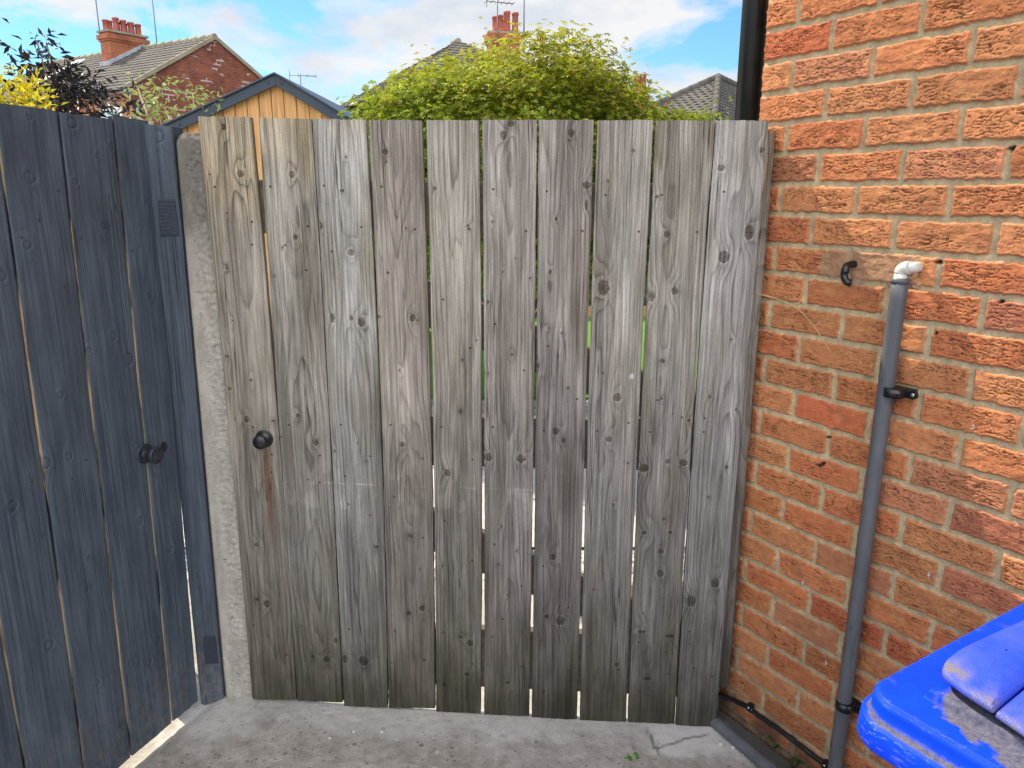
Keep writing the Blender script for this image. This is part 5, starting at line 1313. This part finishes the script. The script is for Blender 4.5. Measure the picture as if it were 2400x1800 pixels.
def ridge_run(name, pts, r, mat, parent):
    mb = MB()
    for a, b in zip(pts, pts[1:]):
        a, b = Vector(a), Vector(b); n = max(1, int((b - a).length / .45))
        for i in range(n):
            p, q = a.lerp(b, i / n), a.lerp(b, (i + 1.03) / n); mb.tube([p, q], [r * 1.06, r * .97], 10)
    return mb.build(name, mat, parent)
def pots(parent, spots, z, h, r, leans=True):
    rg = random.Random(len(spots))
    for i, (x, y, k) in enumerate(spots):
        mb = MB(); hh = h * k; mb.lathe((x, y, z), (rg.uniform(-.02, .02), rg.uniform(-.02, .02), 1), [(r * 1.0, 0), (r * 1.02, hh * .1), (r * .86, hh * .16), (r * .80, hh * .84), (r * .97, hh * .88), (r * .97, hh), (r * .72, hh), (r * .72, hh * .8)], 14); mb.build('pot', M['terracotta'], parent)
def aerial(name, label, base, h, boom, els, ang, r=.022, parent=None):
    mb = MB(); mb.tube([(0, 0, 0), (0, 0, h)], r, 8); t = thing(name, label, 'aerial', tuple(base))
    mb.build('mast', M['aerial'], t)
    if boom:
        mb = MB(); c, s_ = math.cos(ang), math.sin(ang); mb.tube([(-c * boom * .4, -s_ * boom * .4, h - .06), (c * boom * .6, s_ * boom * .6, h - .06)], r * .7, 6)
        for i in range(els):
            k = -.4 + i / max(1, els - 1); x, y = c * boom * k, s_ * boom * k; l = .16 + .05 * (i == 0)
            mb.tube([(x + s_ * l, y - c * l, h - .06 + .02), (x - s_ * l, y + c * l, h - .06 - .02)], r * .45, 5)
            if i == 0: mb.tube([(x, y, h - .24), (x, y, h + .12)], r * .45, 5)
        mb.build('antenna', M['aerial'], t)
    return t

def house_left():
    E = np.array([-12.2, 26.0]); A = np.array([-10.42, 28.86]); g = np.array([.53, .85]); g /= np.linalg.norm(g); rdir = np.array([-g[1], g[0]])
    hl = float(np.dot(A - E, g)); A = E + g * hl; ze, zr = 4.98, 6.89
    t = thing('terraced_house', 'dark red brick end terrace with bare gable and grey tiled roof', 'house', (E[0], E[1], 0))
    o = np.array([E[0], E[1], 0]); P = lambda a, b, z: np.array([*(E + rdir * a + g * b), z]) - o       # a along the ridge, b across
    Lr = 11.0
    uv_quad_mesh('gable_wall', [(P(0, 0, -.1), P(0, 2 * hl, -.1), P(0, 2 * hl, ze), P(0, hl, zr - .05), P(0, 0, ze))], M['dark_brick'], t)
    uv_quad_mesh('front_wall', [(P(0, 0, -.1), P(0, 0, ze), P(Lr, 0, ze), P(Lr, 0, -.1))], M['orange_brick'], t)
    uv_quad_mesh('rear_wall', [(P(0, 2 * hl, -.1), P(Lr, 2 * hl, -.1), P(Lr, 2 * hl, ze), P(0, 2 * hl, ze)), (P(Lr, 0, -.1), P(Lr, 0, ze), P(Lr, hl, zr - .05), P(Lr, 2 * hl, ze), P(Lr, 2 * hl, -.1))], M['dark_brick'], t)
    k = .25; slope = (zr - ze) / hl
    tiled_slope('roof', P(-.06, -k, ze - k * slope), P(Lr, -k, ze - k * slope), P(Lr, hl, zr), P(-.06, hl, zr), M['tile'], t, .27, .3, .012)
    tiled_slope('roof', P(Lr, 2 * hl + k, ze - k * slope), P(-.06, 2 * hl + k, ze - k * slope), P(-.06, hl, zr), P(Lr, hl, zr), M['tile'], t, .27, .3, .012)
    ridge_run('ridge_tile', [P(-.08, hl, zr + .01), P(Lr, hl, zr + .01)], .10, M['ridge'], t)
    # cement verge
    mb = MB()
    for b0, b1, z0, z1 in ((-k, hl, ze - k * slope, zr), (2 * hl + k, hl, ze - k * slope, zr)):
        mb.prism([P(-.09, b0, z0 + .07), P(-.09, b1, z1 + .07), P(-.09, b1, z1 - .07), P(-.09, b0, z0 - .07)], Vector(P(.06, 0, 0) - P(0, 0, 0)))
    mb.build('verge', M['ridge'], t)
    # fascia, gutter, window with soldier course
    mb = MB(); mb.prism([P(0, -.02, ze - .02), P(Lr, -.02, ze - .02), P(Lr, -.02, ze - .24), P(0, -.02, ze - .24)], Vector(P(0, -.03, 0) - P(0, 0, 0))); mb.build('fascia', M['white_paint'], t)
    mb = MB(); mb.tube([P(-.12, -.2, ze - .16), P(Lr, -.2, ze - .16)], .055, 10); mb.tube([P(-.1, -.2, ze - .18), P(-.1, -.05, ze - .55), P(-.1, .12, ze - .7)], .04, 8); mb.build('gutter', M['slate_trim'], t)
    mb = MB(); mb.tube([P(-.09, .12, ze - .68), P(-.09, .12, 0)], .05, 10); mb.build('drainpipe', M['grey_pvc'], t)
    for a in (.55, 3.2):
        mb = MB()
        for i in range(15):
            xx = a + .05 + i * .075; mb.prism([P(xx, -.004, ze - .62), P(xx + .06, -.004, ze - .62), P(xx + .06, -.004, ze - .30), P(xx, -.004, ze - .30)], Vector(P(0, -.012, 0) - P(0, 0, 0)))
        mb.build('lintel', M['chimney_brick'], t)
        mb = MB(); mb.prism([P(a, -.01, ze - .64), P(a + 1.2, -.01, ze - .64), P(a + 1.2, -.01, ze - 2.2), P(a, -.01, ze - 2.2)], Vector(P(0, -.03, 0) - P(0, 0, 0))); w = mb.build('window', M['white_paint'], t)
        mb = MB(); mb.prism([P(a + .1, -.045, ze - .8), P(a + 1.1, -.045, ze - .8), P(a + 1.1, -.045, ze - 2.1), P(a + .1, -.045, ze - 2.1)], Vector(P(0, -.006, 0) - P(0, 0, 0))); mb.build('pane', M['glass'], w)
    # party ridge line, rooflight
    mb = MB(); b0, b1 = .5, hl - .6
    nn = np.array([0, 0, .09])
    zs = lambda b: ze + b * slope
    mb.prism([P(7.0, b0, zs(b0)) + nn, P(7.6, b0, zs(b0)) + nn, P(7.6, b1, zs(b1)) + nn, P(7.0, b1, zs(b1)) + nn], Vector((0, 0, .05))); mb.build('rooflight', M['white_paint'], t)
    ridge_run('party_line', [P(4.75, -.1, zs(-.1) + .03), P(4.75, 1.6, zs(1.6) + .03)], .085, M['ridge'], t)
    # chimney
    ux, uy = np.array([*rdir, 0]), np.array([*g, 0]); c0 = np.array([*(E + rdir * 4.2 + g * (hl - 1.25)), 0]) - o
    ch = uv_block('chimney', c0, ux, uy, .58, 1.5, 5.6, 7.30, M['chimney_brick'], t, ((7.0, 7.07, .04), (7.07, 7.22, .08)))
    mb = MB(); q = [c0 - ux * .06 - uy * .06, c0 + ux * .64 - uy * .06, c0 + ux * .64 + uy * 1.56, c0 - ux * .06 + uy * 1.56]
    mb.prism([np.array([p[0], p[1], 7.30]) for p in q], (0, 0, .07)); mb.build('flaunching', M['ridge'], ch)
    sp = []
    for i in range(5): p = c0 + ux * (.22 if i else .40) + uy * (.18 + .29 * i); sp.append((p[0], p[1], (.86, 1.08, 1.0, .95, .9)[i]))
    for i in range(4): p = c0 + ux * .42 + uy * (.34 + .29 * i); sp.append((p[0], p[1], .85))
    pots(ch, sp, 7.36, .46, .125)
    mb = MB(); zb = ze + (hl - 1.25) * slope
    mb.prism([P(4.14, hl - 1.33, zb - .02), P(4.84, hl - 1.33, zb - .02), P(4.84, hl - 1.33, zb + .12), P(4.14, hl - 1.33, zb + .12)], Vector(P(0, .04, 0) - P(0, 0, 0)))
    mb.prism([P(4.13, hl - 1.33, zb + .0), P(4.13, hl + .1, zr + .06), P(4.13, hl + .1, zr + .2), P(4.13, hl - 1.33, zb + .14)], Vector(P(.05, 0, 0) - P(0, 0, 0))); mb.build('flashing', M['lead'], ch)
    # aerials
    b = c0 + o + ux * .62 + uy * .05
    aerial('television_aerial', 'television aerial on a mast strapped to the five pot chimney', (b[0], b[1], 6.6), 2.28, 1.1, 7, 2.6, .022)
    b = c0 + o - ux * .25 + uy * 1.75
    aerial('aerial_mast', 'plain thin mast standing right of the five pot chimney', (b[0], b[1], 6.5), 2.6, 0, 0, 0, .02)
house_left()

def house_middle():
    P0 = np.array([-5.65, 25.8]); q = np.array([.47, -.88]); q /= np.linalg.norm(q); n = np.array([.88, .47]); n /= np.linalg.norm(n)
    ze, zr, w = 4.2, 6.5, 4.2
    t = thing('hidden_house', 'orange brick house mostly hidden behind the maple, four pots on its chimney', 'house', (P0[0], P0[1], 0)); o = np.array([*P0, 0])
    P = lambda a, b, z: np.array([*(P0 + q * a + n * b), z]) - o
    L = 4.6; hp = .35; k = .3; sl = (zr - ze) / w
    tiled_slope('roof', P(-.1, -k, ze - k * sl), P(L + k, -k, ze - k * sl), P(hp, w, zr), P(-.1, w, zr), M['tile'], t, .3, .3, .006)
    tiled_slope('roof', P(L + k, 2 * w + k, ze - k * sl), P(-.1, 2 * w + k, ze - k * sl), P(-.1, w, zr), P(hp, w, zr), M['tile'], t, .3, .3, .006)
    tiled_slope('roof', P(L + k, -k, ze - k * sl), P(L + k, 2 * w + k, ze - k * sl), P(hp, w + .01, zr), P(hp, w - .01, zr), M['tile'], t, .3, .3, .006)
    uv_quad_mesh('wall', [(P(0, 0, -.1), P(0, 0, ze), P(L, 0, ze), P(L, 0, -.1)), (P(L, 0, -.1), P(L, 0, ze), P(L, 2 * w, ze), P(L, 2 * w, -.1)), (P(0, 2 * w, -.1), P(0, 2 * w, ze), P(0, w, zr - .1), P(0, 0, ze), P(0, 0, -.1)), (P(L, 2 * w, -.1), P(L, 2 * w, ze), P(0, 2 * w, ze), P(0, 2 * w, -.1))], M['orange_brick'], t)
    mb = MB(); mb.prism([P(-.1, -k, ze - .16), P(L, -k, ze - .16), P(L, -k, ze - .36), P(-.1, -k, ze - .36)], Vector(P(0, .03, 0) - P(0, 0, 0))); mb.prism([P(-.1, -k, ze - .35), P(L, -k, ze - .35), P(L, 0, ze - .35), P(-.1, 0, ze - .35)], (0, 0, .03)); mb.build('soffit', M['slate_trim'], t)
    mb = MB(); mb.tube([P(-.15, -k - .07, ze - .2), P(L, -k - .07, ze - .2)], .06, 10); mb.build('gutter', M['black_plastic'], t)
    ridge_run('ridge_tile', [P(-.1, w, zr + .02), P(hp, w, zr + .02)], .1, M['ridge'], t)
    # chimney
    D = 26.4; a = at_y(1146, 112, D); b = at_y(1225, 112, D); tp = at_y(1180, 76, D)
    ux = np.array([1.0, 0.15, 0]); ux /= np.linalg.norm(ux); uy = np.array([-ux[1], ux[0], 0])
    c0 = np.array([a[0], D, 0]) - o; W_ = b[0] - a[0] - .08
    ch = uv_block('chimney', c0, ux, uy, W_, .6, 5.6, tp[2], M['chimney_brick'], t, ((tp[2] - .30, tp[2] - .22, .04), (tp[2] - .22, tp[2] - .06, .08)))
    mb = MB(); qq = [c0 - ux * .03, c0 + ux * (W_ + .03), c0 + ux * (W_ + .03) + uy * .6, c0 - ux * .03 + uy * .6]; mb.prism([np.array([p[0], p[1], tp[2]]) for p in qq], (0, 0, .06)); mb.build('flaunching', M['ridge'], ch)
    sp = []
    for x, hk in ((1161, .85), (1172, .92), (1180, .7), (1189, 1.12), (1207, 1.05)):
        p = at_y(x, 60, D + .3) - o; sp.append((p[0], p[1], hk))
    pots(ch, sp, tp[2] + .05, .56, .12)
    for nm, px, lab, bm in (('television_aerial', 1166, 'white topped television aerial on the chimney above the maple', .9), ('aerial_mast', 1228, 'plain thin mast rising beside the chimney above the maple', 0)):
        p = at_y(px, 105, D - .1); aerial(nm, lab, (p[0], p[1], 5.9), at_y(px, 2 if bm else -40, D)[2] - 5.9, bm, 6, .4, .022)
house_middle()

def hip_house(name, label, corners, apexes, mat_wall, zlow=0, chim=None):
    """corners: four eave corners (3-D, ring), apexes: ridge start/end; faces 0-1 front hip (apex0), 1-2 right, 2-3 back hip, 3-0 left"""
    c = [np.array(p, float) for p in corners]; a, b = [np.array(p, float) for p in apexes]; o = np.array([c[0][0], c[0][1], 0])
    t = thing(name, label, 'house', tuple(o)); c = [p - o for p in c]; a = a - o; b = b - o
    tiled_slope('roof', c[0], c[1], a + (c[1] - c[0]) * .001, a, M['tile'], t, .3, .3, .022)
    tiled_slope('roof', c[1], c[2], b, a, M['tile'], t, .3, .3, .022)
    tiled_slope('roof', c[2], c[3], b + (c[3] - c[2]) * .001, b, M['tile'], t, .3, .3, .022)
    tiled_slope('roof', c[3], c[0], a, b, M['tile'], t, .3, .3, .022)
    up = np.array([0, 0, .05]); ridge_run('ridge_tile', [c[1] + up, a + up, b + up], .11, M['tile'], t); ridge_run('hip_tile', [c[0] + up, a + up], .11, M['tile'], t)
    cen = sum(c) / 4; qs = []; sh = [cen + (p - cen) * .94 for p in c]
    for i in range(4):
        p, q = sh[i], sh[(i + 1) % 4]; qs.append((np.array([p[0], p[1], -.1]), np.array([q[0], q[1], -.1]), q, p))
    uv_quad_mesh('wall', qs, mat_wall, t)
    mb = MB()
    for i in range(4):
        p, q = c[i], c[(i + 1) % 4]; mb.prism([p + [0, 0, -.02], q + [0, 0, -.02], q + [0, 0, -.2], p + [0, 0, -.2]], Vector((cen - (p + q) / 2)).normalized() * .04)
    mb.build('fascia', M['white_paint'], t)
    mb = MB()
    for i in range(4):
        p, q = c[i] + [0, 0, -.03], c[(i + 1) % 4] + [0, 0, -.03]; d = (p + q) / 2 - cen; d[2] = 0; d = d / np.linalg.norm(d) * .07; mb.tube([p + d, q + d], .06, 8)
    mb.build('gutter', M['slate_trim'], t)
    return t, o

def houses_right():
    r1 = at_y(1650, 285, 30.0); zE = r1[2]; ap = at_y(1375, 165, 33.0)
    t, o = hip_house('bungalow', 'grey roofed house with two pot chimney right of the maple', [(r1[0] - 9.5, 30, zE), (r1[0], 30, zE), (r1[0], 37.5, zE), (r1[0] - 9.5, 37.5, zE)], [(ap[0] - 1.8, 33.7, ap[2]), (ap[0], 33.7, ap[2])], M['orange_brick'])
    D = 31.2; a = at_y(1482, 230, D); b = at_y(1519, 230, D); tp = at_y(1500, 205, D)
    c0 = np.array([a[0], D, 0]) - o; ux = np.array([1.0, 0, 0]); uy = np.array([0, 1.0, 0]); W_ = b[0] - a[0]
    ch = uv_block('chimney', c0 + ux * .04, ux, uy, W_ - .08, .6, 3.6, tp[2], M['chimney_brick'], t, ((tp[2] - .25, tp[2] - .05, .05),))
    p1 = at_y(1492, 190, D + .3) - o; p2 = at_y(1507, 190, D + .3) - o; pots(ch, [(p1[0], p1[1], .95), (p2[0], p2[1], 1.12)], tp[2], .46, .15)
    C = at_y(1675, 276, 25.0); Dc = at_y(1450, 283, 26.6); ap = at_y(1683, 183, 29.0); dr = np.array([.5, .866, 0])
    zE = C[2]; Dc = np.array([Dc[0], Dc[1], zE])
    hip_house('hip_roof_house', 'hip roofed house of ribbed grey tiles nearest the black downpipe', [Dc, C, C + dr * 9, Dc + dr * 9], [ap, ap + dr * 3.2], M['orange_brick'])
    p = at_y(706, 215, 24.0); aerial('television_aerial', 'small television aerial in open sky right of the shed gable', (p[0], p[1], 3.0), at_y(706, 172, 24.0)[2] - 3.0, .75, 4, .3, .016)
houses_right()
